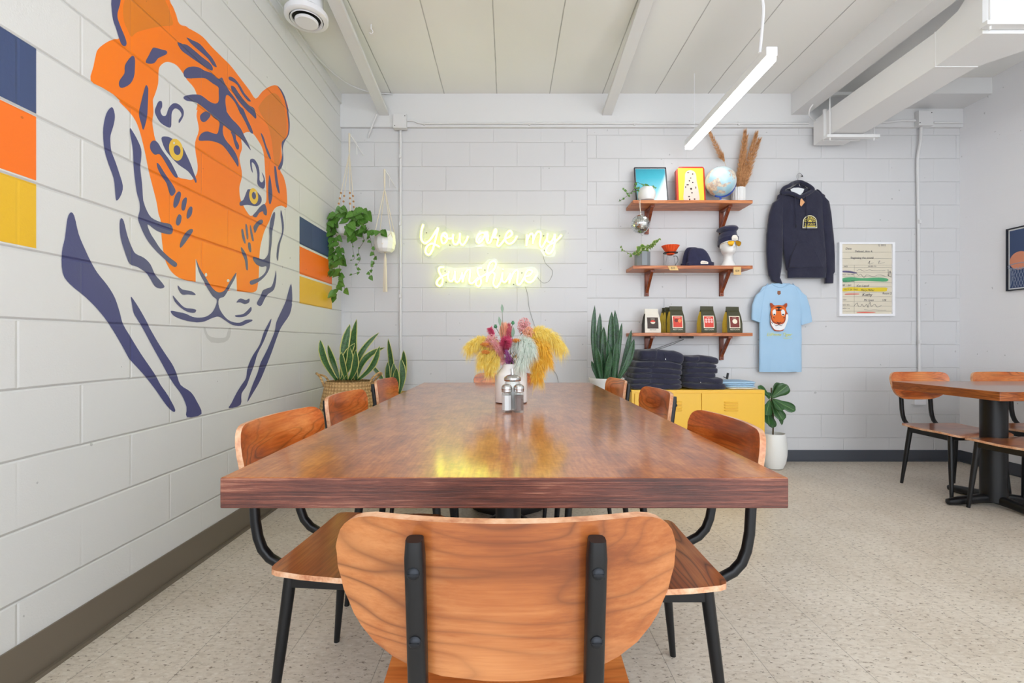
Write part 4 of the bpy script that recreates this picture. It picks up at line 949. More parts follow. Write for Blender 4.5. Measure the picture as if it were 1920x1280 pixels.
for tip, lab in (((1397, 247), 'leftmost brown pampas stem of the cluster above white fluted vase'), ((1399, 258), 'short brown pampas stem in the vase cluster, between the leftmost and the tall middle one'),
                 ((1418, 251), 'tall brown pampas stem leaning right in the white fluted vase'), ((1423, 263), 'rightmost brown pampas stem in the white fluted vase')):
    tpt = W(tip[0], tip[1], 3.93); midp = vt.lerp(tpt, 0.45) + Vector((-0.004, 0, 0.01))
    plume('pampas_stem', [vt, Vector((vt.x + (tpt.x - vt.x) * 0.15, vt.y, vz[2] + 0.14)), midp, tpt], 0.045, 2000, 0.060, m_pamp, lab, None, rnd, stemfrac=0.22, droop=0.10, spread=0.30, wid=0.0010)
plume('pampas_stem', [Vector((vt.x - 0.02, vt.y, vt.z)), Vector((vt.x - 0.04, vt.y, vz[2] + 0.14)), W(1359, 305, 3.93), W(1352, 291, 3.93), W(1331, 249, 3.93)], 0.030, 1100, 0.045, m_pamp, 'single brown pampas stem leaning left above the globe', None, rnd, stemfrac=0.52, droop=0.1, spread=0.32, wid=0.0010)
# disco ball
t = NT('mirror_tiles'); t.set(color=col(222, 226, 226), metal=1.0, rough=0.16); m_mirror = t.m
dc = W(1201, 420, 3.735); dr_ = 17.2 / (F / 3.735)
db = empty('disco_ball', dc, 'small mirrored disco ball hanging from the top shelf on white string', 'disco ball')
mb = MB(); NR = 16
for i in range(NR):
    t0, t1 = PI * i / NR, PI * (i + 1) / NR; tm = (t0 + t1) / 2; n_ = max(5, int(32 * math.sin(tm)))
    for j in range(n_):
        a0_, a1_ = 2 * PI * j / n_, 2 * PI * (j + 1) / n_; e = 0.06
        a0_, a1_ = a0_ + e * (a1_ - a0_), a1_ - e * (a1_ - a0_); u0, u1 = t0 + e * (t1 - t0), t1 - e * (t1 - t0)
        q_ = [dc + dr_ * Vector((math.sin(tt) * math.cos(aa), math.sin(tt) * math.sin(aa), math.cos(tt))) for tt, aa in ((u0, a0_), (u0, a1_), (u1, a1_), (u1, a0_))]
        cc_ = sum(q_, Vector()) / 4; jit = Vector((rnd.uniform(-1, 1), rnd.uniform(-1, 1), rnd.uniform(-1, 1))) * 0.10
        nn = ((cc_ - dc).normalized() + jit).normalized()
        q_ = [v - nn * (v - cc_).dot(nn) for v in q_]
        b_ = len(mb.v); mb.v += q_; mb.face((b_, b_ + 1, b_ + 2, b_ + 3))
mb.build('mirror_tiles', m_mirror, db, smooth=False)
MB().sphere(dc, dr_ * 0.975, 24, 16).build('core', plain('ball_core', (120, 124, 122), 0.5), db)
MB().lathe([(0.006, 0), (0.006, 0.01), (0.002, 0.014)], (dc.x, dc.y, dc.z + dr_ - 0.002), 10).build('cap', m_wpot, db)
MB().tube([(dc.x, dc.y, dc.z + dr_ + 0.01), (dc.x - 0.002, SYF - 0.004, ZS[0] - 0.014), (dc.x - 0.002, SYF - 0.003, ZS[0] + 0.003), (dc.x - 0.002, SYF + 0.02, ZS[0] + 0.003)], 0.0018, 6).tube([(dc.x, dc.y, dc.z + dr_ + 0.01), (dc.x + 0.006, SYF - 0.004, ZS[0] - 0.014), (dc.x + 0.007, SYF - 0.003, ZS[0] + 0.003), (dc.x + 0.007, SYF + 0.02, ZS[0] + 0.003)], 0.0018, 6).build('string', plain('white_string', (232, 226, 210), 0.7), db)
settle(db)
# --- middle shelf
m_gpot = plain('grey_glaze', (126, 132, 136), 0.3)
pc = (XW(1204.5, 3.84), 3.84, ZS[1])
hp = empty('potted_plant', pc, 'grey pot with small variegated trailing plant at left of middle shelf', 'potted plant')
MB().lathe([(0.060, 0), (0.066, 0.004), (0.067, 0.118), (0.064, 0.121), (0.060, 0.119), (0.060, 0.10), (0.001, 0.10)], pc, 10).build('pot', m_gpot, hp, angle=20)
for pts, n_, sz in (([(1202, 470), (1192, 474), (1186, 476)], 6, 0.04), ([(1200, 470), (1188, 476), (1178, 474), (1168, 468), (1165, 460)], 9, 0.024), ([(1204, 468), (1212, 462), (1224, 458), (1230, 452), (1236, 447)], 20, 0.034), ([(1210, 470), (1214, 464), (1220, 460), (1228, 456)], 14, 0.03), ([(1200, 472), (1198, 462), (1206, 462)], 8, 0.05), ([(1196, 470), (1187, 474), (1184, 481)], 4, 0.03)):
    vine(hp, [Vector((pc[0], pc[1], pc[2] + 0.10))] + [W(x, y, 3.80) for x, y in pts], n_, sz, m_hoya, rnd, m_stem)
settle(hp)
# pour-over dripper on a glass server
m_orange = plain('orange_ceramic', (236, 84, 36), 0.3)
t = NT('clear_glass'); t.set(color=(1, 1, 1, 1), trans=1.0, rough=0.0, ior=1.15); m_glass = t.m
gcx = (XW(1257, 3.84), 3.84, ZS[1])
cd = empty('coffee_server', gcx, 'clear glass coffee server under the orange dripper on middle shelf', 'jug')
MB().lathe([(0.036, 0.0), (0.040, 0.003), (0.040, 0.02), (0.030, 0.085), (0.026, 0.098), (0.0245, 0.098), (0.0285, 0.084), (0.038, 0.02), (0.038, 0.005), (0.001, 0.004)], gcx, 28, cap=False).build('glass_body', m_glass, cd)
MB().tube(catmull([(gcx[0] + 0.028, gcx[1], gcx[2] + 0.09), (gcx[0] + 0.055, gcx[1], gcx[2] + 0.088), (gcx[0] + 0.062, gcx[1], gcx[2] + 0.05), (gcx[0] + 0.040, gcx[1], gcx[2] + 0.012)], 5, False), 0.0035, 8).build('handle', plain('grey_glass', (120, 122, 122), 0.2), cd); settle(cd)
dp = empty('coffee_dripper', (gcx[0], gcx[1], gcx[2] + 0.1), 'orange ribbed coffee dripper cone on the middle shelf', 'coffee dripper')
MB().lathe([(0.020, 0.098), (0.030, 0.105), (0.034, 0.116), (0.072, 0.176), (0.070, 0.176), (0.032, 0.118), (0.018, 0.104)], gcx, 120, flute=0.035, flute_n=20, cap=False).build('cone', m_orange, dp)
MB().lathe([(0.036, 0.112), (0.060, 0.114), (0.060, 0.118), (0.036, 0.118)], gcx, 32, cap=False).build('collar', m_black, dp); settle(dp)
# price tags
def pricetag(x0, x1, y0, y1, skew, label, txt):
    e_ = empty('price_tag', W((x0 + x1) / 2, (y0 + y1) / 2, SYF - 0.004), label, 'tag')
    y = SYF - 0.0014
    P4 = [W(x0, y0, y), W(x1 - skew, y0, y), W(x1, y1, y), W(x0 + skew, y1, y)]
    MB().poly(P4, 0, (0, 0.0012, 0)).build('card', m_kraft, e_, smooth=False)
    tm = MB(); text_mesh(tm, txt, 0.022, stand(W((x0 + x1) / 2, (y0 + y1) / 2, y - 0.001))); tm.build('lettering', m_ink, e_, smooth=False); settle(e_)
pricetag(1252, 1272.5, 498.5, 506.5, 4, 'small kraft price tag on middle shelf edge below the orange dripper', '$35')
pricetag(1375.5, 1389.5, 500, 515, 0, 'small kraft price tag hanging on middle shelf edge under mannequin head', '$28')
# knit caps
t = NT('navy_knit'); p = t.pos('Object')
rb = t.math('SINE', t.math('MULTIPLY', t.sep(p)[0], 900.0)); t.set(color=t.mixc(t.noise(p, 30, 2), col(26, 28, 58), col(40, 42, 76)), rough=0.9, sheen=0.3, normal=t.bump(t.math('ADD', t.math('MULTIPLY', rb, 0.3), t.noise(p, 120, 2)), 0.5, 0.002)); m_knit = t.m
m_patch = plain('cream_patch', (240, 232, 220), 0.7)
def folded_beanie(cx_, yy, base, wl_, hh, lean, label, patch=None, rr=0.022, cut=0.0):
    e_ = empty('knit_beanie', (cx_, yy, base), label, 'hat', 'navy beanies leaning on the middle shelf')
    R_ = []
    for k in range(13):
        f = k / 12; z = base + hh * math.sin(f * PI / 2); ww = wl_ * (math.cos(f * PI / 2) ** 0.38 if f < 1 else 0.02) * (1 - 0.30 * f) ; th = rr * (math.cos(f * PI / 2) ** 0.4 if f < 1 else 0.05)
        ctr = Vector((cx_ - lean * f, yy + 0.02 * f, z)); R_.append([ctr + Vector((math.copysign(abs(math.cos(a)) ** 0.8, math.cos(a)) * ww, math.sin(a) * th, 0)) for a in [2 * PI * j / 36 for j in range(36)]])
    MB().rings(R_).build('crown', m_knit, e_)
    cf = []
    for z_, g in ((0, 1.0), (0.002, 1.05), (0.034, 1.04), (0.037, 0.98)):
        cf.append([Vector((cx_ - 0.0 + math.copysign(abs(math.cos(a)) ** 0.8, math.cos(a)) * wl_ * g * 1.02, yy + math.sin(a) * (rr + 0.004) * g, base + z_)) for a in [2 * PI * j / 36 for j in range(36)]])
    MB().rings(cf).build('cuff', m_knit, e_)
    if patch:
        mb = MB(); c0 = Vector((patch[0], yy - rr - 0.0075, patch[1]))
        mb.poly([c0 + Vector((x, 0, z)) for x, z in ((-0.030, -0.013), (0.030, -0.013), (0.032, 0.0), (0.02, 0.008), (0.0, 0.013), (-0.022, 0.014), (-0.032, 0.004))], 0, (0, 0.003, 0)); po = mb.build('patch', m_patch, e_, smooth=False)
        mb = MB(); text_mesh(mb, 'sunshine', 0.011, stand(c0 + Vector((0, -0.0006, -0.003)))); mb.build('lettering', m_ink, po, smooth=False)
    settle(e_)
folded_beanie(XW(1301, 3.88), 3.895, ZS[1], 0.100, 0.180, 0.0, 'navy knit beanie at the back of the beanie pair, mostly covered')
folded_beanie(XW(1312, 3.835), 3.825, ZS[1], 0.108, 0.158, 0.025, 'navy knit beanie with white patch, front one on the middle shelf', (XW(1318.5, 3.82), ZS[1] + 0.030))
# mannequin head
def ringell(c, rx, ry, n=32, front=0.0, nose=0.0, jaw=0.0):
    o = []
    for j in range(n):
        a = 2 * PI * j / n; x = rx * math.cos(a); y = ry * math.sin(a)
        if nose: y -= nose * math.exp(-((a - 1.5 * PI) / 0.17) ** 2)
        o.append(Vector((x, y, 0)) + Vector((0, 0, 0)))
    Rz = Matrix.Rotation(math.radians(9), 3, 'Z')
    return [Rz @ v + Vector(c) for v in o]
hc = Vector((XW(1366, 3.86), 3.865, ZS[1]))
mh = empty('mannequin_head', hc, 'white foam mannequin head at right of middle shelf wearing beanie and sunglasses', 'mannequin')
R_ = []
for z, rx, ry, oy, ns_ in ((0, 0.066, 0.056, 0.0, 0), (0.006, 0.067, 0.057, 0, 0), (0.03, 0.052, 0.046, 0.002, 0), (0.055, 0.038, 0.036, 0.004, 0), (0.085, 0.035, 0.034, 0.004, 0), (0.104, 0.036, 0.040, -0.004, 0), (0.112, 0.042, 0.052, -0.012, 0.0), (0.122, 0.050, 0.058, -0.014, 0.003), (0.134, 0.055, 0.062, -0.014, 0.006), (0.140, 0.056, 0.063, -0.013, 0.002), (0.146, 0.057, 0.064, -0.013, 0.006), (0.153, 0.059, 0.064, -0.012, 0.004), (0.162, 0.061, 0.066, -0.011, 0.017), (0.172, 0.063, 0.067, -0.010, 0.015), (0.184, 0.064, 0.068, -0.008, 0.008), (0.196, 0.065, 0.069, -0.006, 0.003), (0.208, 0.066, 0.071, -0.004, 0.0), (0.235, 0.067, 0.074, 0.0, 0), (0.262, 0.060, 0.068, 0.004, 0), (0.285, 0.042, 0.048, 0.006, 0), (0.298, 0.014, 0.018, 0.006, 0)):
    R_.append(ringell(hc + Vector((0.0 + oy * -0.37 * -1, oy, z)), rx, ry, 48, nose=ns_))
mho = MB().rings(R_).build('head', m_wpot, mh)
for sx in (-1, 1): MB().sphere(Vector((sx * 0.066, 0.006, 0.172)), (0.006, 0.012, 0.020), 12, 8, M=Matrix.Translation(hc) @ Matrix.Rotation(math.radians(9), 4, 'Z')).build('ear', m_wpot, mh)
settle(mh)
mbn = empty('knit_beanie', hc + Vector((0, 0, 0.2)), 'navy knit beanie worn by the white mannequin head', 'hat')
R_ = []
for z, k, oy, ox in ((0.196, 1.0, 0.010, 0), (0.199, 1.05, 0.008, 0), (0.236, 1.07, 0.002, 0), (0.240, 1.02, 0.002, 0), (0.262, 0.98, 0.004, -0.002), (0.280, 0.88, 0.006, 0.002), (0.294, 0.80, 0.008, 0.008), (0.303, 0.84, 0.010, 0.004), (0.314, 1.02, 0.010, -0.006), (0.328, 1.02, 0.012, 0.000), (0.342, 0.82, 0.014, 0.012), (0.352, 0.5, 0.014, 0.022), (0.356, 0.15, 0.014, 0.024)):
    kz = 0.072 * k; R_.append([Matrix.Rotation(math.radians(9), 3, 'Z') @ Vector((kz * 1.02 * math.cos(a) * (1.12 if z > 0.31 else 1), kz * 1.12 * math.sin(a), 0.016 * (-math.sin(a) if z < 0.25 else 0) * 1.0)) + hc + Vector((ox, oy, z)) for a in [2 * PI * j / 40 for j in range(40)]])
MB().rings(R_).build('cap', m_knit, mbn)
Mh = Matrix.Translation(hc) @ Matrix.Rotation(math.radians(9), 4, 'Z')
mb = MB(); mb.poly([Mh @ Vector((x, -0.0885, 0.222 + z)) for x, z in ((-0.026, -0.012), (0.026, -0.012), (0.027, 0.012), (0.018, 0.027), (0.0, 0.032), (-0.018, 0.027), (-0.027, 0.012))], 0, Mh.to_3x3() @ Vector((0, 0.006, 0))); po = mb.build('patch', m_patch, mbn, smooth=False)
mb = MB(); text_mesh(mb, 'sunshine', 0.010, Mh @ stand((0, -0.0892, 0.220))); mb.build('lettering', m_ink, po, smooth=False); settle(mbn)
sg = empty('sunglasses', hc + Vector((0, -0.08, 0.2)), 'gold mirrored aviator sunglasses on the mannequin head', 'sunglasses')
t = NT('gold_mirror'); t.set(color=col(206, 152, 40), metal=0.9, rough=0.12); m_gold = t.m
for sx in (-1, 1):
    pts = [Mh @ Vector((sx * (0.030 + x), -0.088 + 0.35 * max(0, x) ** 1 * 0.6 * 1, 0.187 + z)) for x, z in ((-0.023, 0.012), (-0.01, 0.016), (0.012, 0.016), (0.028, 0.010), (0.029, -0.004), (0.018, -0.020), (0.0, -0.024), (-0.014, -0.014))]
    pts = catmull(pts, 4)
    MB().poly(pts, 0, Mh.to_3x3() @ Vector((0, 0.002, 0))).build('lens', m_gold, sg, smooth=False)
    MB().tube(pts + pts[:1], 0.0012, 5).build('rim', m_gold, sg)
    MB().tube([Mh @ Vector((sx * 0.058, -0.082, 0.196)), Mh @ Vector((sx * 0.071, -0.03, 0.192)), Mh @ Vector((sx * 0.069, 0.01, 0.188))], 0.0013, 6).build('temple', m_gold, sg)
MB().tube([Mh @ Vector((-0.010, -0.088, 0.199)), Mh @ Vector((0.010, -0.088, 0.199))], 0.0013, 6).build('bridge', m_gold, sg); settle(sg)
# --- coffee bags
m_bagk = plain('olive_bag', (62, 62, 36), 0.35, bump=(30, 0.25, 0.004)); m_bagw = plain('cream_bag', (232, 226, 212), 0.5, bump=(30, 0.2, 0.004))
m_gus = plain('yellow_gusset', (204, 176, 60), 0.45); m_bagd = plain('black_gusset', (34, 32, 30), 0.45)
m_lr = plain('label_red', (222, 70, 54), 0.5); m_lb = plain('label_maroon', (128, 52, 46), 0.5); m_ld = plain('label_brown', (66, 50, 42), 0.5); m_lp = plain('label_pink', (244, 190, 186), 0.5); m_lw = plain('label_cream', (246, 236, 214), 0.5); m_lo = plain('label_orange', (244, 146, 80), 0.5)
BG = 'coffee bags on the lowest shelf'
def bag(px, y, yaw, mbody, mside, kind, label, py_top=575, wpx=31, word='RESTOON'):
    w2 = wpx / 2 / (F / y); x = XW(px, y); h = ZW(py_top, y) - ZS[2]; dpt = 0.034
    e_ = empty('coffee_bag', (x, y, ZS[2]), label, 'coffee bag', BG, yaw)
    mb = MB(); prof = [(0, 1.0, 1.0), (0.02, 1.03, 1.05), (0.35, 1.03, 1.0), (0.62, 0.95, 0.72), (0.80, 0.86, 0.36), (0.86, 0.85, 0.16), (1.0, 0.85, 0.10)]
    for (a, wa, da), (b, wb, db_) in zip(prof, prof[1:]):
        q = [(-w2 * wa, -dpt * da, a * h), (w2 * wa, -dpt * da, a * h), (w2 * wb, -dpt * db_, b * h), (-w2 * wb, -dpt * db_, b * h)]
        k = [mb.vert(v) for v in q]; mb.face(k, 0)
        q2 = [(-w2 * wa, dpt * da, a * h), (w2 * wa, dpt * da, a * h), (w2 * wb, dpt * db_, b * h), (-w2 * wb, dpt * db_, b * h)]
        k2 = [mb.vert(v) for v in q2]; mb.face(k2[::-1], 0)
        sm_ = 1 if b <= 0.8 else 0
        for s0, s1 in ((0, 3), (1, 2)):
            sg_ = -1 if s0 == 0 else 1
            ma = mb.vert((sg_ * (w2 * wa - 0.010 * (a > 0.02)), 0, a * h)); mb2 = mb.vert((sg_ * (w2 * wb - 0.010), 0, b * h))
            mb.face((k[s0], ma, mb2, k[s1]), sm_); mb.face((ma, k2[s0], k2[s1], mb2), sm_)
    t0 = [(-w2 * .85, -dpt * .1, h), (w2 * .85, -dpt * .1, h), (w2 * .85, dpt * .1, h), (-w2 * .85, dpt * .1, h)]; mb.face([mb.vert(v) for v in t0], 0)
    b0 = [(-w2, -dpt, 0), (w2, -dpt, 0), (w2, dpt, 0), (-w2, dpt, 0)]; mb.face([mb.vert(v) for v in b0][::-1], 0)
    body = mb.build('bag_body', [mbody, mside], e_, smooth=False)
    MB().box((-w2 * 0.86, -dpt * 0.13 - 0.001, h * 0.88), (w2 * 0.86, dpt * 0.13 + 0.001, h * 0.895)).build('seal', mbody, e_, smooth=False)
    # label on the front panel (follows the slight lean of the panel)
    lz0, lz1 = 0.20 * h, 0.62 * h
    def LP(u, v, o=0.0): # u -1..1, v 0..1
        z = lz0 + v * (lz1 - lz0); f = z / h
        dd = dpt * (interp([(p_[0], p_[2]) for p_ in prof], f)); return Vector((u * w2 * 0.66, -dd - 0.0012 - o, z))
    def lrect(u0, u1, v0, v1, o, m_, nm, par):
        mb = MB(); n = 5; rr = [[LP(u0, v0 + (v1 - v0) * i / n, o), LP(u1, v0 + (v1 - v0) * i / n, o)] for i in range(n + 1)]
        mb.rings(rr, 0, closed=False, cap=False); return mb.build(nm, m_, par, smooth=False)
    main = {'w': m_ld, 'm': m_lr, 'p': m_lr, 'c': m_lb}[kind]
    lo = lrect(-1.08, 1.08, -0.05, 1.05, 0, m_lw if kind != 'w' else m_ld, 'label', e_); lrect(-0.93, 0.93, 0.02, 0.98, 0.0005, main, 'label_print', lo)
    mb = MB()
    def blob(u, v, ru, rv, o, m_, n=16, a0=0, a1=2 * PI): mb.poly([LP(u + ru * math.cos(a0 + (a1 - a0) * k / (n - 1)), v + rv * math.sin(a0 + (a1 - a0) * k / (n - 1)), o) for k in range(n - (1 if a1 - a0 > 6 else 0))], m_)
    if kind == 'w': blob(0, 0.60, 0.5, 0.17, 0.001, 0, a0=0, a1=PI); blob(0, 0.58, 0.45, 0.18, 0.001, 1, a0=PI, a1=2 * PI)
    if kind == 'm': blob(-0.25, 0.62, 0.42, 0.16, 0.001, 3); mb.poly([LP(a_, b_, 0.0014) for a_, b_ in ((0.0, 0.58), (0.35, 0.78), (0.85, 0.66), (0.45, 0.38))], 2)
    if kind == 'p':
        for r_ in range(2):
            for c__ in range(3): blob(-0.55 + 0.55 * c__, 0.50 + 0.20 * r_, 0.25, 0.10, 0.001, 4, 12)
    if kind == 'c': blob(0.02, 0.56, 0.5, 0.22, 0.001, 1)
    if mb.v: mb.build('label_picture', [m_lr, m_lw, m_lo, m_lb, m_lp], lo, smooth=False)
    mb = MB(); text_mesh(mb, {'w': 'METRO', 'm': 'MORNING', 'p': 'SPECIAL', 'c': 'BLEND'}[kind], 0.011, stand(LP(0, 0.88, 0.0016)))
    mb.build('lettering', m_lw, lo, smooth=False)
    mb = MB(); text_mesh(mb, word, 0.0185 if kind != 'w' else 0.012, stand(Vector((0, -dpt * 1.04 - 0.0015, 0.125 * h)))); mb.build('bag_lettering', m_lw if kind != 'w' else m_ink, e_, smooth=False)
    return e_
bag(1221, 3.845, 0.10, m_bagw, m_bagd, 'w', 'cream coffee bag with dark label, leftmost on the lowest shelf', 579, 30, 'RESTOON')
bag(1250, 3.925, 0.22, m_bagk, m_gus, 'm', 'dark olive coffee bag squeezed at the back behind two others', 577, 22)
bag(1256, 3.880, 0.22, m_bagk, m_gus, 'm', 'dark olive coffee bag in the middle of the three pressed together', 576, 24)
bag(1267, 3.820, 0.12, m_bagk, m_gus, 'm', 'dark olive coffee bag with red and orange label, front of the three together', 574, 29)
bag(1325, 3.835, 0.14, m_bagk, m_gus, 'p', 'dark olive coffee bag with red label and pink dots, second from right', 574, 30)
bag(1373, 3.835, 0.14, m_bagk, m_gus, 'c', 'dark olive coffee bag with maroon label, rightmost on the lowest shelf', 575, 30)
ab = empty('power_adapter', (XW(1287, 3.85), 3.86, 1.08), 'small black adapter box under the lowest shelf with a grey wire', 'adapter')
MB().box((XW(1276, 3.85), 3.84, 1.070), (XW(1300, 3.85), 3.89, 1.088)).build('box', m_black, ab, smooth=False, bevel=0.002)
for dy in (0, 3): MB().tube(catmull([W(1282, 636, 3.87), W(1262, 642 + dy, 3.93), W(1240, 650 + dy, 3.97), W(1215, 658, 3.975), W(1190, 664, 3.98)], 5, False), 0.0022, 6).build('wire', MATS['grey_wire'], ab)
settle(ab)

# ================================================================ folded clothes on the cabinet
t = NT('navy_fleece'); p = t.pos('Object')
t.set(color=t.mixc(t.noise(p, 12, 3), col(30, 31, 50), col(44, 45, 66)), rough=0.95, sheen=0.25, normal=t.bump(t.math('ADD', t.math('MULTIPLY', t.noise(p, 16, 3), 1.6), t.math('MULTIPLY', t.noise(p, 220, 2), 0.25)), 0.7, 0.006)); m_fleece = t.m
t = NT('light_blue_cotton'); p = t.pos('Object')
t.set(color=t.mixc(t.noise(p, 5, 2), col(158, 196, 226), col(176, 208, 234)), rough=0.9, normal=t.bump(t.math('ADD', t.noise(t.mapping(p, (1, 1, 0.35)), 14, 3), t.math('MULTIPLY', t.noise(p, 260, 2), 0.12)), 0.5, 0.006)); m_cotton = t.m
m_cottonw = plain('white_cotton', (232, 232, 226), 0.9)
def softbox(mb, c, w, d, h, seed, n=14, k=5.5, amp=0.006, sag=0.0, slope=0.0, M=None):
    import itertools
    faces = []
    def mp(p):
        q = (abs(p[0]) ** k + abs(p[1]) ** k + abs(p[2]) ** 4.2) ** (1 / k)
        v = Vector(p) / max(q, 1e-6)
        l_ = max(-1, min(1, v.x)), max(-1, min(1, v.y)), max(-1, min(1, v.z))
        x, y, z = l_[0] * w / 2, l_[1] * d / 2, l_[2] * h / 2
        nz_ = noise.noise(Vector((x * 14 + seed, y * 14, z * 20 + seed)))
        z += sag * (-(l_[0] ** 2)) + slope * l_[0] + nz_ * amp
        y += noise.noise(Vector((x * 18, seed, z * 30))) * amp; x += noise.noise(Vector((seed, y * 18, z * 30))) * amp
        r = Vector((x, y, z)); r = (M @ r) if M else r
        return r + Vector(c)
    for ax in range(3):
        for sg_ in (-1, 1):
            idx = [[0] * (n + 1) for _ in range(n + 1)]
            for i in range(n + 1):
                for j in range(n + 1):
                    p = [0, 0, 0]; p[ax] = sg_; p[(ax + 1) % 3] = -1 + 2 * i / n; p[(ax + 2) % 3] = -1 + 2 * j / n
                    idx[i][j] = mb.vert(mp(p))
            for i in range(n):
                for j in range(n):
                    f = (idx[i][j], idx[i + 1][j], idx[i + 1][j + 1], idx[i][j + 1]); mb.face(f if sg_ > 0 else f[::-1])
    return mb
def weld(o):
    import bmesh
    bm = bmesh.new(); bm.from_mesh(o.data); bmesh.ops.remove_doubles(bm, verts=bm.verts, dist=0.0002); bmesh.ops.recalc_face_normals(bm, faces=bm.faces)
    for f in bm.faces: f.smooth = True
    for e in bm.edges: e.smooth = True
    bm.to_mesh(o.data); bm.free(); return o
CT = 0.664
yc = 3.74; HG = 'folded navy hoodies on the yellow cabinet'
NUM = ['bottom', 'second from bottom', 'third from bottom', 'fourth from bottom', 'fifth from bottom', 'topmost']
def garment(name, c, w, d, h, seed, m_, label, cat, group, sag=0.0, slope=0.0, drawstring=False, folds=True):
    e_ = empty(name, (c[0], c[1], c[2] - h / 2), label, cat, group)
    b_ = softbox(MB(), c, w, d, h, seed, amp=0.007 if h > 0.02 else 0.002, sag=sag, slope=slope).build('folded_body', m_, e_); weld(b_)
    if folds:
        s_ = softbox(MB(), (c[0] - w * 0.30, c[1] - 0.012, c[2] + h * 0.06), w * 0.42, d * 0.98, h * 0.86, seed + 5, amp=0.006).build('folded_sleeve', m_, e_); weld(s_)
    if drawstring:
        x0 = c[0] + w * (0.0 if folds else -0.2); y0 = c[1] - d / 2 - 0.004
        MB().tube(catmull([(x0 - 0.02, y0 + 0.06, c[2] + h * 0.52), (x0, y0 + 0.012, c[2] + h * 0.36), (x0 + 0.012, y0 - 0.004, c[2] - 0.002), (x0 + 0.016, y0 - 0.006, c[2] - h * 0.2)], 4, False), 0.0024, 6).build('drawstring', m_fleece, e_)
        MB().tube([(x0 + 0.016, y0 - 0.006, c[2] - h * 0.2), (x0 + 0.017, y0 - 0.006, c[2] - h * 0.32)], 0.003, 6).build('string_tip', m_lampbody, e_)
    settle(e_)
sy = F / 3.60
hs = [0.042, 0.042, 0.042, 0.044, 0.052, 0.088]; z = CT
for k, h in enumerate(hs):
    x0, x1 = [(1183, 1283), (1184, 1282), (1187, 1281), (1188, 1283), (1192, 1284), (1199, 1286)][k]
    garment('folded_hoodie', ((XW(x0, 3.6) + XW(x1, 3.6)) / 2, yc, z + h / 2), (x1 - x0) / sy * 1.0, 0.30, h * 1.12, k * 3.1, m_fleece, 'folded navy hoodie in the left stack on yellow cabinet, ' + NUM[k] + ' of six', 'clothing', HG, sag=0.004 * k, slope=-0.002 * k, drawstring=(k == 5)); z += h
hs = [0.048, 0.046, 0.036, 0.042, 0.040, 0.052]; z = CT; NUM2 = NUM
for k, h in enumerate(hs):
    x0, x1 = [(1286, 1366), (1286, 1362), (1287, 1347), (1286, 1351), (1286, 1348), (1286, 1352)][k]
    garment('folded_hoodie', ((XW(x0, 3.6) + XW(x1, 3.6)) / 2, yc + 0.005, z + h / 2), (x1 - x0) / sy, 0.29, h * 1.12, k * 2.3 + 40, m_fleece, 'folded navy hoodie in the right stack on yellow cabinet, ' + NUM[k] + ' of six', 'clothing', HG, sag=0.003 * k, slope=-0.006 if k < 2 else -0.001, drawstring=(k == 1), folds=(k > 3)); z += h
z = CT
for k, (h, m_, lab) in enumerate(((0.014, m_cottonw, 'folded white t-shirt at the bottom of the small shirt stack on cabinet'), (0.013, m_cotton, 'folded light blue t-shirt, second from bottom of the small shirt stack'), (0.014, m_cotton, 'folded light blue t-shirt, second from top of the small shirt stack'), (0.018, m_cotton, 'folded light blue t-shirt on top of the small shirt stack by hoodies'))):
    x0, x1 = [(1367, 1421), (1364, 1422), (1362, 1421), (1352, 1423)][k]
    garment('folded_tshirt', ((XW(x0, 3.62) + XW(x1, 3.62)) / 2, yc + 0.02, z + h / 2), (x1 - x0) / (F / 3.62), 0.26, h * 1.05, 90 + k, m_, lab, 'clothing', 'folded t-shirts on the yellow cabinet', slope=0.0, folds=False); z += h
solo(MB().tube([W(1363, 710.5, 3.70), W(1365, 699, 3.70)], 0.009, 4).tube([W(1356, 706, 3.70), W(1363, 709, 3.70)], 0.003, 6), 'tag_holder', m_black, 'tiny black upright tag holder on the folded light blue shirts', 'holder')

# ================================================================ hanging clothes
def loftgarment(name, rings_, m_, parent, wr=0.006, seed=0.0, seg=40, sub=4, fr=9.0):
    """rings_: (cx_px, z_px, halfwidth_px, depth_m, tilt) on plane y; interpolated; wrinkles added"""
    pts = rings_; R_ = []
    for a, b in zip(pts, pts[1:]):
        for k in range(sub):
            f = k / sub; R_.append([a[i] + (b[i] - a[i]) * f for i in range(5)])
    R_.append(list(pts[-1])); out = []
    for cxp, cyp, hw, dp_, ang in R_:
        Yg = 3.935; c = W(cxp, cyp, Yg); hw_ = hw / (F / Yg); ring = []
        dx, dz = math.cos(ang), -math.sin(ang)
        for j in range(seg):
            a = 2 * PI * j / seg; u = math.copysign(abs(math.cos(a)) ** 0.75, math.cos(a)); v = math.copysign(abs(math.sin(a)) ** 0.75, math.sin(a))
            p = Vector((c.x + u * hw_ * dx, c.y + v * dp_, c.z + u * hw_ * dz))
            wn = noise.noise(Vector((p.x * fr * 1.6 + seed, seed, p.z * fr * 0.55))) + 0.5 * noise.noise(Vector((p.x * fr * 4 + seed, seed, p.z * fr * 1.6)))
            p.y += wn * wr * (1 if v < 0 else 0.2); ring.append(p)
        out.append(ring)
    return MB().rings(out).build(name, m_, parent, angle=80)
YH = 3.935
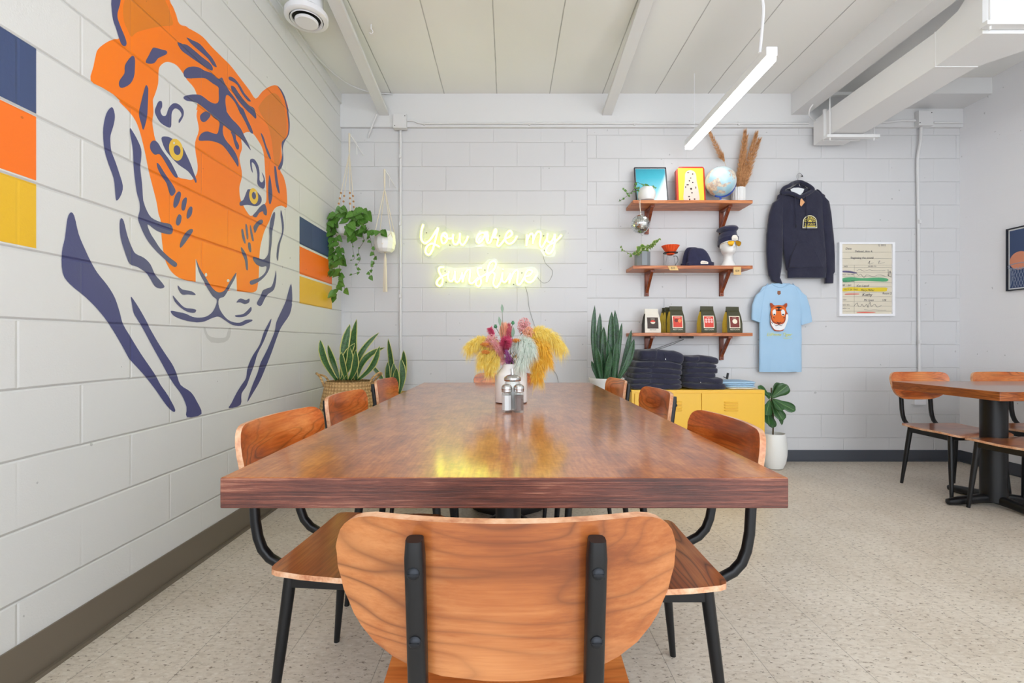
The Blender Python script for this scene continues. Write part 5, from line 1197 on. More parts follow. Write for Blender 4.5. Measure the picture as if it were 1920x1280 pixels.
# hoodie
hd = empty('hoodie', W(1505, 440, 3.96), 'navy hooded sweatshirt hanging on the back wall with yellow badge', 'clothing')
loftgarment('torso', [(1500, 354, 24, 0.016, 0), (1501, 360, 34, 0.024, 0), (1502, 366, 44, 0.028, 0.0), (1502, 376, 46, 0.030, 0), (1502, 400, 42, 0.031, 0), (1505, 440, 40, 0.032, 0), (1509, 480, 39, 0.033, 0), (1512, 505, 38, 0.033, 0), (1513, 508, 36.5, 0.029, 0), (1513, 521, 36, 0.029, 0)], m_fleece, hd, 0.008, 1.0)
loftgarment('sleeve', [(1466, 364, 8, 0.020, -0.9), (1459, 378, 10.5, 0.026, -0.25), (1455, 400, 12.5, 0.028, -0.1), (1452, 440, 14.5, 0.027, 0.05), (1452, 470, 15, 0.026, 0.05), (1452, 500, 13, 0.025, 0.02), (1452, 517, 10.5, 0.024, 0.05), (1453, 520, 9, 0.02, 0.05), (1457, 530, 10.5, 0.02, 0.35)], m_fleece, hd, 0.005, 7.0)
loftgarment('sleeve', [(1537, 362, 9, 0.020, 0.9), (1545, 376, 9, 0.026, 0.3), (1548, 400, 9.5, 0.027, 0.1), (1552, 440, 9.5, 0.027, 0.05), (1555, 480, 9, 0.026, 0.02), (1556, 510, 8.5, 0.025, 0), (1554.5, 514, 7.5, 0.021, 0), (1554, 531, 7.5, 0.02, 0)], m_fleece, hd, 0.005, 13.0)
# hood: draped ring around the neck with inner lining
hp_ = catmull([W(1466, 362, 3.915), W(1470, 353, 3.905), W(1480, 348, 3.90), W(1486, 344, 3.925), W(1499, 341, 3.955), W(1512, 346, 3.925), W(1521, 352, 3.90), W(1523, 357, 3.905), W(1512, 364, 3.893), W(1500, 369, 3.888), W(1488, 364, 3.893), W(1476, 361, 3.90)], 5)
MB().tube(hp_ + hp_[:1], 0.017, 10).build('hood', m_fleece, hd)
lin = [W(1482, 355, 3.892), W(1488, 352, 3.892), W(1497, 351.5, 3.892), W(1508, 354, 3.892), W(1506, 360, 3.890), W(1499, 367, 3.888), W(1492, 366, 3.888), W(1486, 361, 3.890)]
MB().poly(lin, 0, (0, 0.003, 0)).build('neck_lining', plain('white_lining', (222, 226, 228), 0.8), hd, smooth=False)
hb = MB().poly([W(1484, 352, 3.95), W(1499, 342, 3.962), W(1513, 352, 3.95), W(1508, 356, 3.945), W(1497, 352.5, 3.945), W(1486, 356, 3.945)], 0, (0, 0.004, 0)).build('hood_back', m_fleece, hd, smooth=False)
for x0, y1 in ((1492, 424), (1512, 429)):
    MB().tube(catmull([W(x0 - 1, 366, 3.880), W(x0, 385, 3.884), W(x0 + 1, 405, 3.884), W(x0 + 0.5, y1 - 3, 3.884)], 5, False), 0.0035, 6).build('drawstring', m_fleece, hd)
    MB().tube([W(x0 + 0.5, y1 - 3, 3.884), W(x0 + 0.5, y1 + 3, 3.884)], 0.0032, 6).build('string_tip', m_screw, hd)
pk = MB().poly([W(1494, 455, 3.897), W(1522, 455, 3.897), W(1530, 470, 3.893), W(1544, 500, 3.892), W(1480, 501, 3.892), W(1484, 480, 3.893)], 0, (0, 0.012, 0)).build('pocket', m_fleece, hd, smooth=False, bevel=0.003)
# badge
m_bady = plain('badge_yellow', (226, 208, 92), 0.7); m_badc = plain('badge_cream', (236, 232, 200), 0.7); m_navyc = plain('badge_navy', (30, 30, 52), 0.8)
BO = W(1518.5, 414.5, 3.890); ks = 1 / (F / 3.89)
def BP(x, y, o=0.0): return BO + Vector((x * ks, -o, y * ks))
arch = lambda r, b: [BP(r * math.cos(a), 0.0 + r * math.sin(a) - 1.0 + 0, 0) for a in [PI * k / 16 for k in range(17)]] + [BP(-r, b), BP(r, b)]
def archp(r, b, o): return [BP(r * math.cos(PI * k / 16), r * math.sin(PI * k / 16) - 2.0, o) for k in range(17)] + [BP(-r - 0.6, b, o), BP(r + 0.6, b, o)]
bd = MB().poly(archp(13.0, -13.0, 0.001), 0, (0, 0.004, 0)).build('badge', m_badc, hd, smooth=False)
MB().poly(archp(11.8, -11.6, 0.0017)).build('badge_field', m_navyc, bd, smooth=False)
mb = MB(); mb.poly([BP(3.6 * math.cos(PI * k / 12), 3.6 * math.sin(PI * k / 12) - 1.5, 0.0024) for k in range(13)])
for k in range(9):
    a = PI * (k + 0.5) / 9; d1, d2 = 4.6, 10.6; w_ = 0.07
    mb.poly([BP(d1 * math.cos(a - w_), d1 * math.sin(a - w_) - 1.5, 0.0024), BP(d2 * math.cos(a - w_ * 1.3), d2 * math.sin(a - w_ * 1.3) - 1.5, 0.0024), BP(d2 * math.cos(a + w_ * 1.3), d2 * math.sin(a + w_ * 1.3) - 1.5, 0.0024), BP(d1 * math.cos(a + w_), d1 * math.sin(a + w_) - 1.5, 0.0024)])
mb.poly([BP(-10.4, -10.4, 0.0024), BP(10.4, -10.4, 0.0024), BP(10.4, -8.6, 0.0024), BP(-10.4, -8.6, 0.0024)])
text_mesh(mb, 'SUNNY', 6.0 * ks, stand(BP(0, -5.6, 0.0026))); mb.build('badge_print', m_bady, bd, smooth=False)
tg = MB().poly([W(1500, 384, 3.885), W(1501, 374, 3.885), W(1503, 371.5, 3.885), W(1509, 379, 3.885), W(1502.5, 387, 3.885)], 0, (0, 0.0015, 0)).build('hang_tag', plain('tan_tag', (226, 168, 118), 0.7), hd, smooth=False)
MB().tube([W(1502.5, 374, 3.884), W(1503, 364, 3.884)], 0.001, 5).build('tag_string', m_wpot, hd)
settle(hd)
hg = empty('clothes_hanger', W(1498, 335, 3.97), 'thin wire clothes hanger holding the navy hoodie', 'hanger')
MB().tube(catmull([W(1506, 331, 3.955), W(1502, 326, 3.955), W(1497, 325, 3.955), W(1494, 330, 3.955), W(1496, 338, 3.955), W(1500, 350, 3.955), W(1500, 356, 3.955)], 6, False), 0.0025, 8).build('hook', plain('chrome_wire', (190, 192, 196), 0.25, 0.9), hg)
MB().tube([W(1470, 368, 3.95), W(1500, 356, 3.955), W(1532, 368, 3.95)], 0.003, 8).build('shoulder_bar', MATS['chrome_wire'], hg)
MB().tube([W(1504, 330, YB), W(1504, 330, 3.945)], 0.004, 8).sphere(W(1504, 330, 3.943), 0.006, 10, 8).build('wall_peg', m_ink, hg); settle(hg)
# t-shirt
ts = empty('t_shirt', W(1463, 612, 3.97), 'light blue t-shirt with tiger print hanging on the back wall below the hoodie', 'clothing')
def tsloft(name, r_, seed, wr=0.005): return loftgarment(name, r_, m_cotton, ts, wr, seed)
tsloft('shirt_body', [(1463, 531, 16, 0.006, 0), (1463, 534, 24, 0.012, 0), (1463, 538, 34, 0.016, 0), (1464, 546, 39, 0.018, 0), (1464, 570, 39, 0.020, 0), (1463, 610, 39.5, 0.021, 0), (1463, 660, 39.5, 0.022, 0), (1463, 690, 40, 0.022, 0), (1463, 697, 39.5, 0.020, 0)], 3.0, 0.009)
tsloft('sleeve', [(1436, 536, 7, 0.010, -0.9), (1426, 548, 10, 0.014, -0.5), (1420, 570, 10, 0.016, -0.15), (1418, 592, 9, 0.016, 0.1), (1417, 602, 8.5, 0.015, 0.35)], 5.0)
tsloft('sleeve', [(1491, 537, 8, 0.010, 0.9), (1502, 550, 11, 0.014, 0.5), (1508, 575, 11, 0.016, 0.2), (1512, 600, 10, 0.016, -0.15), (1512.5, 606, 10, 0.015, -0.3)], 9.0)
MB().tube(catmull([W(1447, 531.5, 3.928), W(1454, 536, 3.918), W(1463, 538.5, 3.915), W(1472, 536, 3.918), W(1480, 531.5, 3.928)], 5, False), 0.005, 8).build('collar', m_cotton, ts)
MB().poly([W(1458, 545, 3.912), W(1463.5, 545, 3.912), W(1464, 551, 3.912), W(1460, 553, 3.912), W(1457.5, 550, 3.912)], 0, (0, 0.0015, 0)).build('hang_tag', plain('brown_tag', (140, 92, 66), 0.7), ts, smooth=False)
# print on shirt: crop (1420,555) scale 13.475
TP = Tr(1420, 555, 13.475); m_to = plain('print_orange', (226, 110, 40), 0.8); m_tr = plain('print_rust', (168, 72, 36), 0.8); m_tk = plain('print_black', (34, 26, 30), 0.8); m_tw = plain('print_white', (238, 238, 238), 0.8); m_ty = plain('print_yellow', (226, 224, 84), 0.8)
def tprint(polys, o, m_, nm, par=ts, sm=3):
    mb = MB()
    for pl in polys: mb.poly([Vector((v[0], 3.9030 - o, v[2])) for v in catmull([W(x, y, 3.9030) for x, y in TP(*pl)], sm)] if sm > 1 else [W(x, y, 3.903 - o) for x, y in TP(*pl)])
    return mb.build(nm, m_, par, smooth=False)
pr_ = tprint([[(325, 175), (380, 185), (430, 235), (540, 225), (650, 235), (700, 190), (750, 180), (755, 250), (725, 310), (745, 400), (780, 470), (770, 600), (720, 700), (690, 800), (650, 870), (540, 890), (430, 870), (380, 800), (330, 700), (330, 560), (325, 450), (350, 320), (328, 240)]], 0.000, m_tr, 'tiger_print')
tprint([[(350, 330), (430, 250), (540, 235), (650, 250), (720, 320), (710, 450), (690, 560), (660, 640), (540, 680), (420, 640), (370, 560), (350, 450)]], 0.0008, m_to, 'orange_patch', pr_)
tprint([[(330, 470), (350, 600), (410, 680), (540, 720), (660, 690), (710, 600), (725, 470), (775, 470), (775, 580), (735, 700), (680, 820), (600, 860), (540, 862), (450, 850), (400, 800), (345, 700)], [(380, 400), (410, 340), (460, 340), (470, 420), (450, 480), (400, 480)], [(600, 350), (660, 340), (695, 400), (680, 480), (620, 490), (600, 420)]], 0.0016, m_tw, 'white_patch', pr_)
tprint([[(440, 290), (540, 260), (640, 290), (560, 300), (540, 400), (520, 300)], [(450, 355), (540, 335), (630, 355), (540, 372)], [(400, 460), (430, 445), (450, 465), (425, 485)], [(620, 465), (650, 445), (675, 460), (650, 485)], [(470, 640), (540, 695), (610, 640), (545, 670)], [(420, 700), (470, 745), (540, 715), (600, 745), (650, 700), (600, 760), (540, 730), (470, 760)], [(345, 640), (390, 690), (380, 700), (350, 660)], [(390, 520), (430, 545), (420, 560)], [(650, 545), (690, 520), (670, 560)], [(345, 430), (360, 520), (350, 540)]], 0.0024, m_tk, 'dark_lines', pr_, 2)
mb = MB(); text_mesh(mb, 'LilPrime Tiger', 8.2 / (F / 3.9), stand(W(1461, 627, 3.9015)), shear=0.3); text_mesh(mb, 'DRINKS CO', 3.0 / (F / 3.9), stand(W(1477, 634, 3.9015)))
mb.build('shirt_lettering', m_ty, ts, smooth=False)
settle(ts)
# ================================================================ pictures
# white framed enlarged library card
pc_ = empty('framed_card', W(1625.5, 523, YB), 'white framed enlarged library date card with coloured marker stripes on the back wall', 'picture')
m_wfr = plain('white_frame', (242, 243, 246), 0.35); m_card = plain('card_cream', (222, 214, 194), 0.6)
YF_ = 3.965
def fb(x0, x1, y0, y1, m_, nm, ya, yb_, par, bev=0.002): return MB().box((XW(x0, YF_), ya, ZW(y1, YF_)), (XW(x1, YF_), yb_, ZW(y0, YF_))).build(nm, m_, par, smooth=False, bevel=bev)
f_ = MB()
for a, b, c, d in ((1573, 1578.5, 454, 592.5), (1672.5, 1677.5, 454, 592.5), (1578.5, 1672.5, 454, 457.5), (1578.5, 1672.5, 588, 592.5)): f_.box((XW(a, YF_), YF_ - 0.006, ZW(d, YF_)), (XW(b, YF_), YB, ZW(c, YF_)))
f_.build('frame', m_wfr, pc_, smooth=False)
cdp = fb(1578, 1673, 457, 588.5, m_card, 'card', YF_ + 0.004, YF_ + 0.008, pc_, None)
PT = Tr(1560, 440, 8.0)
def ln(mb, pts, r=0.0009, m=0, o=0.003): mb.tube([W(x, y, YF_ + o) for x, y in PT(*pts)], r, 4, m)
mb = MB()
for y in (262, 357, 455, 490, 565, 628, 715, 780, 862, 928, 1000, 1070, 1145): ln(mb, [(150, y), (895, y)], 0.0008)
ln(mb, [(335, 455), (335, 1180)], 0.0006); mb.build('ruled_lines', plain('rule_grey', (110, 104, 100), 0.6), cdp, smooth=False)
def strp(pts, m_, nm):
    mb = MB(); mb.poly([W(x, y, YF_ + 0.0026) for x, y in catmull_px(PT(*pts))]); mb.build(nm, m_, cdp, smooth=False)
def catmull_px(p): return [(v.x, v.y) for v in catmull([Vector((a, b, 0)) for a, b in p], 3)]
strp([(165, 650), (300, 635), (450, 650), (700, 640), (835, 660), (815, 700), (600, 695), (400, 690), (200, 712), (155, 690)], plain('marker_green', (84, 166, 116), 0.7), 'green_stripe')
strp([(165, 800), (300, 785), (500, 795), (800, 790), (825, 820), (790, 850), (500, 848), (300, 840), (170, 850), (155, 820)], plain('marker_yellow', (228, 202, 50), 0.7), 'yellow_stripe')
strp([(160, 540), (250, 540), (330, 555), (375, 570), (350, 582), (250, 570), (165, 560)], plain('marker_violet', (96, 92, 130), 0.7), 'violet_stripe')
strp([(200, 885), (290, 882), (400, 884), (400, 892), (290, 895), (200, 895)], m_lr, 'red_stripe'); strp([(380, 1160), (500, 1155), (640, 1160), (640, 1168), (500, 1172), (380, 1170)], m_lr, 'red_stripe')
mb = MB()
def tx(s_, x, y, sz, al='LEFT', sh=0.0): text_mesh(mb, s_, sz / 8 / (F / YF_), stand(W(*PT((x, y))[0], YF_ + 0.0018)), align=al, shear=sh)
tx('Q 5032', 690, 158, 38); tx('Date', 200, 208, 46, sh=0.3); tx('Daliseal, Ann A', 345, 250, 42); tx('Beginning the sound', 280, 345, 42)
tx('DATE', 175, 474, 24); tx('ISSUED TO', 540, 474, 26); tx('OCT 1 8 1962', 152, 597, 30); tx('NOV 2 7 1962', 165, 695, 28); tx('SEP 1 1963', 155, 757, 30); tx('OCT 24 1963', 180, 822, 36)
tx('Room 2', 755, 880, 42, sh=0.2); tx('10-4', 160, 975, 30); tx('128', 750, 980, 40, sh=0.2); tx('OCT 8 5', 158, 1052, 28); tx('NOV 1 6', 158, 1104, 28)
tx('Kathy', 450, 900, 64, sh=0.3); tx('Mc Span', 475, 980, 44, sh=0.3); tx('Ken Lapell', 365, 765, 44, sh=0.3); tx('Mary Miller', 430, 830, 44, sh=0.3)
for pts in ([(330, 1070), (380, 1020), (395, 1070), (430, 1075), (450, 1040), (480, 1080), (520, 1040), (540, 1090), (570, 1010), (590, 1075), (640, 1040), (680, 1085), (740, 1060)], [(360, 560), (400, 610), (430, 590), (480, 640), (520, 600), (620, 625), (700, 600), (800, 620)], [(840, 520), (850, 620), (870, 540), (885, 630), (830, 600), (890, 640)], [(540, 430), (570, 390), (560, 440), (620, 420)], [(690, 400), (720, 390), (700, 430), (790, 415)], [(480, 1120), (560, 1130), (640, 1125), (720, 1130), (815, 1130)], [(370, 540), (420, 520), (480, 545), (560, 525), (640, 540), (800, 535)]):
    mb.tube(catmull([W(x, y, YF_ + 0.0022) for x, y in PT(*pts)], 4, False), 0.0010, 4)
mb.build('handwriting', plain('ink_blueblack', (48, 46, 70), 0.6), cdp, smooth=False); settle(pc_)
# framed photo on the right wall
YA, YB2, zb0, zb1 = 3.600, 3.24, 1.438, 1.925
fp2 = empty('framed_photo', (XR, (YA + YB2) / 2, zb0), 'black framed photo with orange ball and net on blue, right wall at photo edge', 'picture')
f_ = MB(); x0, x1 = XR - 0.022, XR; w_ = 0.009
for lo, hi in (((x0, YB2, zb0), (x1, YB2 + w_, zb1)), ((x0, YA - w_, zb0), (x1, YA, zb1)), ((x0, YB2 + w_, zb0), (x1, YA - w_, zb0 + w_)), ((x0, YB2 + w_, zb1 - w_), (x1, YA - w_, zb1))): f_.box(lo, hi)
f_.build('frame', m_frameblack, fp2, smooth=False)
MB().box((XR - 0.010, YB2 + w_, zb0 + w_), (XR - 0.006, YA - w_, zb1 - w_)).build('mat_board', m_mat, fp2, smooth=False)
ph = MB().box((XR - 0.0125, YB2 + 0.02, zb0 + 0.02), (XR - 0.0102, YA - 0.02, zb1 - 0.02)).build('photo', plain('photo_blue', (52, 72, 112), 0.4), fp2, smooth=False)
yc_, zc2 = 3.51, 1.665
MB().poly([(XR - 0.0130, yc_ + 0.07 * math.cos(a), zc2 + 0.07 * math.sin(a)) for a in [2 * PI * k / 28 for k in range(28)]]).build('ball', plain('ball_orange', (216, 140, 108), 0.5), ph, smooth=False)
mb = MB()
mb.tube([(XR - 0.0136, yc_ + 0.085 * math.cos(a), zc2 - 0.04 + 0.022 * math.sin(a)) for a in [2 * PI * k / 24 for k in range(25)]], 0.003, 5)
for k in range(9):
    for s_ in (-1, 1): mb.tube([(XR - 0.0134, min(yc_ + (-0.08 + 0.02 * k), YA - 0.022), zc2 - 0.05), (XR - 0.0134, max(YB2 + 0.022, min(YA - 0.022, yc_ + (-0.08 + 0.02 * k) + s_ * 0.05)), zb0 + 0.024)], 0.0011, 4)
mb.build('net', plain('net_grey', (150, 160, 180), 0.6), ph); settle(fp2)

# ================================================================ plants
def snake(par, base, d, L, Wd, m_, curl=0.0, droop=0.0, up=(0, -1, 0.2)):
    mb = MB(); leaf(mb, base, d, up, L, Wd, SNAKE, droop=droop, fold=0.35, n=14, curl=curl)
    o = mb.build('leaf', m_, par); s_ = o.modifiers.new('thickness', 'SOLIDIFY'); s_.thickness = 0.003; return o
def leaf_to(par, bx_, by_, Y0, tx_, ty_, Y1, wpx, m_, bend=0.0):
    """leaf from pixel base to pixel tip at given depths"""
    a, b = W(bx_, by_, Y0), W(tx_, ty_, Y1); L = (b - a).length * 1.02; d = (b - a).normalized()
    side = Vector((d.z, 0, -d.x)); mb = MB(); n = 14; R_ = []; w_ = wpx / 2 / (F / Y0); nr = Vector((0, -1, 0))
    for i in range(n + 1):
        t_ = i / n; c = a.lerp(b, t_) + side * bend * math.sin(PI * t_) ; k = max(interp(SNAKE, t_), 0.02) * w_
        sd = (side * 0.95 + Vector((0, 0.35 * math.sin(3 * t_ + bx_), 0))).normalized(); nn = sd.cross(d).normalized()
        if nn.y > 0: nn = -nn
        R_.append([c - sd * k + nn * k * 0.3, c - sd * k * 0.5 + nn * k * 0.08, c, c + sd * k * 0.5 + nn * k * 0.08, c + sd * k + nn * k * 0.3])
    mb.rings(R_, 0, closed=False, cap=False, uvs=True); o = mb.build('leaf', m_, par); s_ = o.modifiers.new('thickness', 'SOLIDIFY'); s_.thickness = 0.003
t = NT('woven_basket'); p = t.pos('Object'); s = t.sep(p); ang = t.math('ARCTAN2', s[1], s[0])
u_ = t.math('MULTIPLY', ang, 22.0); v_ = t.math('MULTIPLY', s[2], 140.0)
w1 = t.math('SINE', t.math('ADD', u_, v_)); w2 = t.math('SINE', t.math('SUBTRACT', u_, v_)); hh_ = t.math('MULTIPLY', w1, w2)
t.set(color=t.mixc(t.noise(p, 30, 2), t.ramp(hh_, [(0.0, col(150, 108, 62)), (0.5, col(200, 160, 104)), (1.0, col(226, 192, 136))]), col(206, 168, 112)), rough=0.8, normal=t.bump(hh_, 0.8, 0.004)); m_wov = t.m
bl = Vector((XW(655, 3.27), 3.27, 0))
sb = empty('plant_stool', bl, 'low wooden stool under the woven basket by the left corner', 'stool')
MB().lathe([(0.16, 0.325), (0.165, 0.33), (0.165, 0.35), (0.16, 0.355)], tuple(bl), 32).build('top', m_shelf, sb)
for k in range(3):
    a = 2 * PI * k / 3 + 0.4; MB().tube([bl + Vector((0.10 * math.cos(a), 0.10 * math.sin(a), 0.325)), bl + Vector((0.15 * math.cos(a), 0.15 * math.sin(a), 0))], [0.014, 0.010], 10).build('leg', m_shelf, sb)
settle(sb)
bk = empty('basket_plant', bl + Vector((0, 0, 0.355)), 'snake plant in a woven straw basket with handles in the left corner', 'potted plant')
bs = MB().lathe([(0.001, 0), (0.13, 0), (0.17, 0.03), (0.200, 0.12), (0.207, 0.17), (0.192, 0.26), (0.170, 0.36), (0.164, 0.405), (0.155, 0.405), (0.16, 0.36), (0.145, 0.33)], (0, 0, 0), 48, cap=False).build('basket', m_wov, bk); bs.location = (0, 0, 0)
zr = bl.z + 0.33 + 0.405
hnd = []
for sx, pts in ((-1, [(-0.155, -0.06, 0.37), (-0.18, -0.06, 0.43), (-0.22, -0.03, 0.46), (-0.235, 0.02, 0.45), (-0.19, 0.05, 0.43), (-0.155, 0.05, 0.37)]), (1, [(0.155, -0.05, 0.37), (0.175, -0.05, 0.42), (0.21, -0.02, 0.46), (0.225, 0.02, 0.455), (0.18, 0.05, 0.42), (0.155, 0.05, 0.37)])):
    MB().tube(catmull(pts, 6, False), 0.0075, 8).build('handle', m_wov, bk)
MB().lathe([(0.001, 0.375), (0.156, 0.375)], (0, 0, 0), 32, cap=False).build('soil', m_soil, bk)
def in_local(root, fn):
    before = set(C.objects); fn(); M = Matrix.Translation(root.location)
    for o in C.objects:
        if o not in before and o.parent == root: o.matrix_parent_inverse = M.inverted()
def lv():
    y0 = 3.27
    for b, tpx, dy, w_, bd_ in ((632, (600, 637), 0.03, 16, -0.02), (636, (615, 646), 0.08, 12, 0.0), (640, (648, 627), 0.05, 16, 0.01), (652, (656, 607), -0.02, 17, -0.03), (668, (669, 598), 0.0, 16, -0.02), (660, (711, 623), 0.05, 11, -0.04), (672, (712, 648), -0.05, 12, 0.03), (668, (722, 651), 0.02, 13, -0.05), (645, (665, 643), -0.08, 15, -0.03), (640, (655, 648), -0.10, 13, 0.03), (655, (668, 655), -0.10, 14, 0.02), (650, (640, 660), -0.11, 14, 0.0), (660, (692, 668), 0.10, 12, -0.02), (662, (655, 640), 0.06, 13, 0.02)):
        leaf_to(bk, b, 712, y0 + dy * 0.4, tpx[0], tpx[1], y0 + dy, w_ * 1.05, m_snake, bd_)
in_local(bk, lv)
# second snake plant
sp2 = empty('potted_plant', (XW(744, 3.80), 3.80, 0), 'small yellow edged snake plant in tan planter right of the woven basket', 'potted plant')
MB().lathe([(0.001, 0), (0.085, 0), (0.10, 0.02), (0.125, 0.60), (0.130, 0.60), (0.130, 0.62), (0.118, 0.62), (0.116, 0.58), (0.001, 0.58)], tuple(sp2.location), 36, cap=False).build('planter', plain('tan_planter', (222, 186, 110), 0.5), sp2)
for b, tpx, dy, w_, bd_ in ((737, (728, 634), 0.04, 12, 0.01), (744, (757, 656), 0.0, 15, 0.03), (733, (727, 678), -0.02, 11, -0.01), (740, (738, 680), -0.05, 13, 0.0), (743, (744, 690), -0.08, 15, 0.0), (748, (752, 672), -0.03, 14, 0.02), (728, (692, 680), -0.10, 9, 0.02)):
    leaf_to(sp2, b, 738, 3.80 + dy, tpx[0], tpx[1], 3.80 + dy * 1.2, w_, m_snake, bd_)
settle(sp2)
# tall snake plant in white planter
sp3 = empty('potted_plant', (XW(1137, 3.50), 3.50, 0), 'tall dark green snake plant in white planter left of the yellow cabinet', 'potted plant')
MB().lathe([(0.001, 0), (0.075, 0), (0.085, 0.02), (0.130, 0.74), (0.134, 0.745), (0.134, 0.765), (0.126, 0.765), (0.122, 0.73), (0.001, 0.73)], tuple(sp3.location), 40, cap=False).build('planter', m_wpot, sp3)
for b, tpx, dy, w_, bd_ in ((1122, (1115, 572), 0.0, 10, -0.02), (1128, (1125, 586), 0.03, 11, -0.01), (1133, (1132, 612), -0.02, 13, 0.0), (1146, (1147, 584), 0.02, 14, 0.0), (1150, (1153, 581), 0.05, 13, 0.01), (1143, (1139, 640), -0.05, 14, 0.0), (1155, (1166, 605), 0.0, 10, -0.01), (1158, (1184, 618), 0.03, 10, 0.01), (1158, (1189, 635), -0.04, 12, 0.02), (1120, (1109, 676), -0.04, 7, 0.0), (1128, (1118, 650), -0.07, 12, 0.0), (1150, (1156, 640), -0.06, 13, 0.0), (1136, (1145, 660), -0.08, 13, 0.0)):
    leaf_to(sp3, b, 712, 3.50 + dy, tpx[0], tpx[1], 3.50 + dy * 1.5, w_ * 1.1, m_snake2, bd_)
settle(sp3)
# fiddle leaf fig
fx = (XW(1449, 3.78), 3.78, 0)
ff = empty('potted_plant', fx, 'broad leaved green fig plant in ribbed white pot right of yellow cabinet', 'potted plant')
prof = [(0.001, 0), (0.060, 0), (0.075, 0.006), (0.094, 0.05), (0.104, 0.11), (0.106, 0.17), (0.100, 0.23), (0.092, 0.28), (0.088, 0.288), (0.082, 0.286), (0.082, 0.255), (0.001, 0.255)]
MB().lathe(prof, fx, 44, cap=False).build('pot', plain('ribbed_white_pot', (232, 232, 228), 0.45, bump=(7, 0.3, 0.01)), ff)
MB().lathe([(0.001, 0.256), (0.081, 0.256)], fx, 30, cap=False).build('soil', m_soil, ff)
MB().tube(catmull([(fx[0], fx[1], 0.25), (fx[0] + 0.004, fx[1], 0.40), (fx[0] - 0.008, fx[1], 0.55), (fx[0] - 0.012, fx[1], 0.66)], 5, False), 0.006, 8).build('trunk', m_vine, ff)
for (bx_, by_), (tx_, ty_), w_, dy in (((1446, 746), (1477, 722), 24, -0.05), ((1450, 748), (1491, 770), 20, -0.08), ((1448, 749), (1466, 770), 17, -0.10), ((1445, 752), (1468, 788), 22, -0.09), ((1443, 750), (1436, 778), 20, -0.07), ((1443, 772), (1448, 802), 18, -0.05), ((1440, 772), (1442, 797), 24, -0.08), ((1444, 744), (1421, 724), 14, -0.01), ((1442, 748), (1438, 735), 14, 0.02), ((1462, 778), (1466, 797), 9, -0.04), ((1446, 744), (1462, 718), 16, 0.02), ((1444, 760), (1426, 775), 18, 0.03)):
    a, b = W(bx_, by_, 3.76), W(tx_, ty_, 3.76 + dy); d = b - a; mb = MB()
    leaf(mb, a, d, (0.1, -1, 0.35), d.length, w_ / 2 / (F / 3.76), FID if w_ > 12 else OVAL, droop=0.0, fold=0.15, n=12); o = mb.build('leaf', m_fiddle, ff)
    s_ = o.modifiers.new('thickness', 'SOLIDIFY'); s_.thickness = 0.0015
    MB().tube([Vector((fx[0] - 0.008, fx[1], min(a.z, 0.66) - 0.01)), a, a + d * 0.1], 0.0028, 6).build('stalk', m_stem, ff)
settle(ff)
# hanging pothos
m_rope = plain('cotton_rope', (226, 216, 196), 0.85); m_bead = plain('wood_bead', (190, 140, 92), 0.5)
hpx = (XW(648, 3.78), 3.78, ZW(440, 3.78))
hgp = empty('hanging_plant', hpx, 'bushy trailing green pothos in white pot hanging in the left corner', 'potted plant')
MB().lathe([(0.001, 0), (0.05, 0.0), (0.07, 0.02), (0.082, 0.07), (0.080, 0.12), (0.074, 0.12), (0.07, 0.10), (0.001, 0.10)], hpx, 30, cap=False).build('pot', m_wpot, hgp)
rnd = random.Random(11); top = Vector((hpx[0], hpx[1], hpx[2] + 0.11))
def trail(pts, n_, sz, m_=m_pothos, Y=3.72): vine(hgp, [top] + [W(x, y, Y + rnd.uniform(-0.05, 0.07)) for x, y in pts], n_, sz * 1.3, m_, rnd)
trail([(640, 402), (622, 408), (614, 430), (622, 455), (628, 480), (622, 500), (612, 515)], 26, 0.062)
trail([(636, 400), (618, 415), (620, 440), (632, 470), (636, 495), (636, 520), (630, 545), (628, 558)], 26, 0.058)
trail([(642, 402), (630, 410), (628, 430), (634, 452), (640, 480), (644, 495)], 22, 0.055)
trail([(640, 400), (626, 420), (616, 450), (620, 478), (628, 505), (640, 520), (647, 545)], 20, 0.055)
trail([(655, 398), (668, 400), (680, 392), (686, 400), (690, 415)], 16, 0.07)
trail([(660, 400), (672, 410), (682, 425), (690, 432), (705, 432), (718, 434)], 18, 0.055)
trail([(655, 402), (662, 415), (665, 432), (668, 445)], 14, 0.075)
trail([(650, 400), (655, 415), (658, 430), (660, 448)], 10, 0.075)
trail([(670, 410), (676, 430), (682, 450), (672, 470), (676, 485), (668, 500), (673, 510), (655, 515)], 12, 0.026)
trail([(680, 420), (692, 440), (697, 460), (702, 480), (700, 495), (694, 510), (693, 520)], 14, 0.034)
trail([(655, 420), (660, 450), (662, 470), (664, 485), (656, 488)], 5, 0.018)
trail([(645, 398), (640, 390), (635, 394)], 8, 0.06)
trail([(640, 404), (622, 402), (612, 410), (611, 425)], 12, 0.05)
settle(hgp)
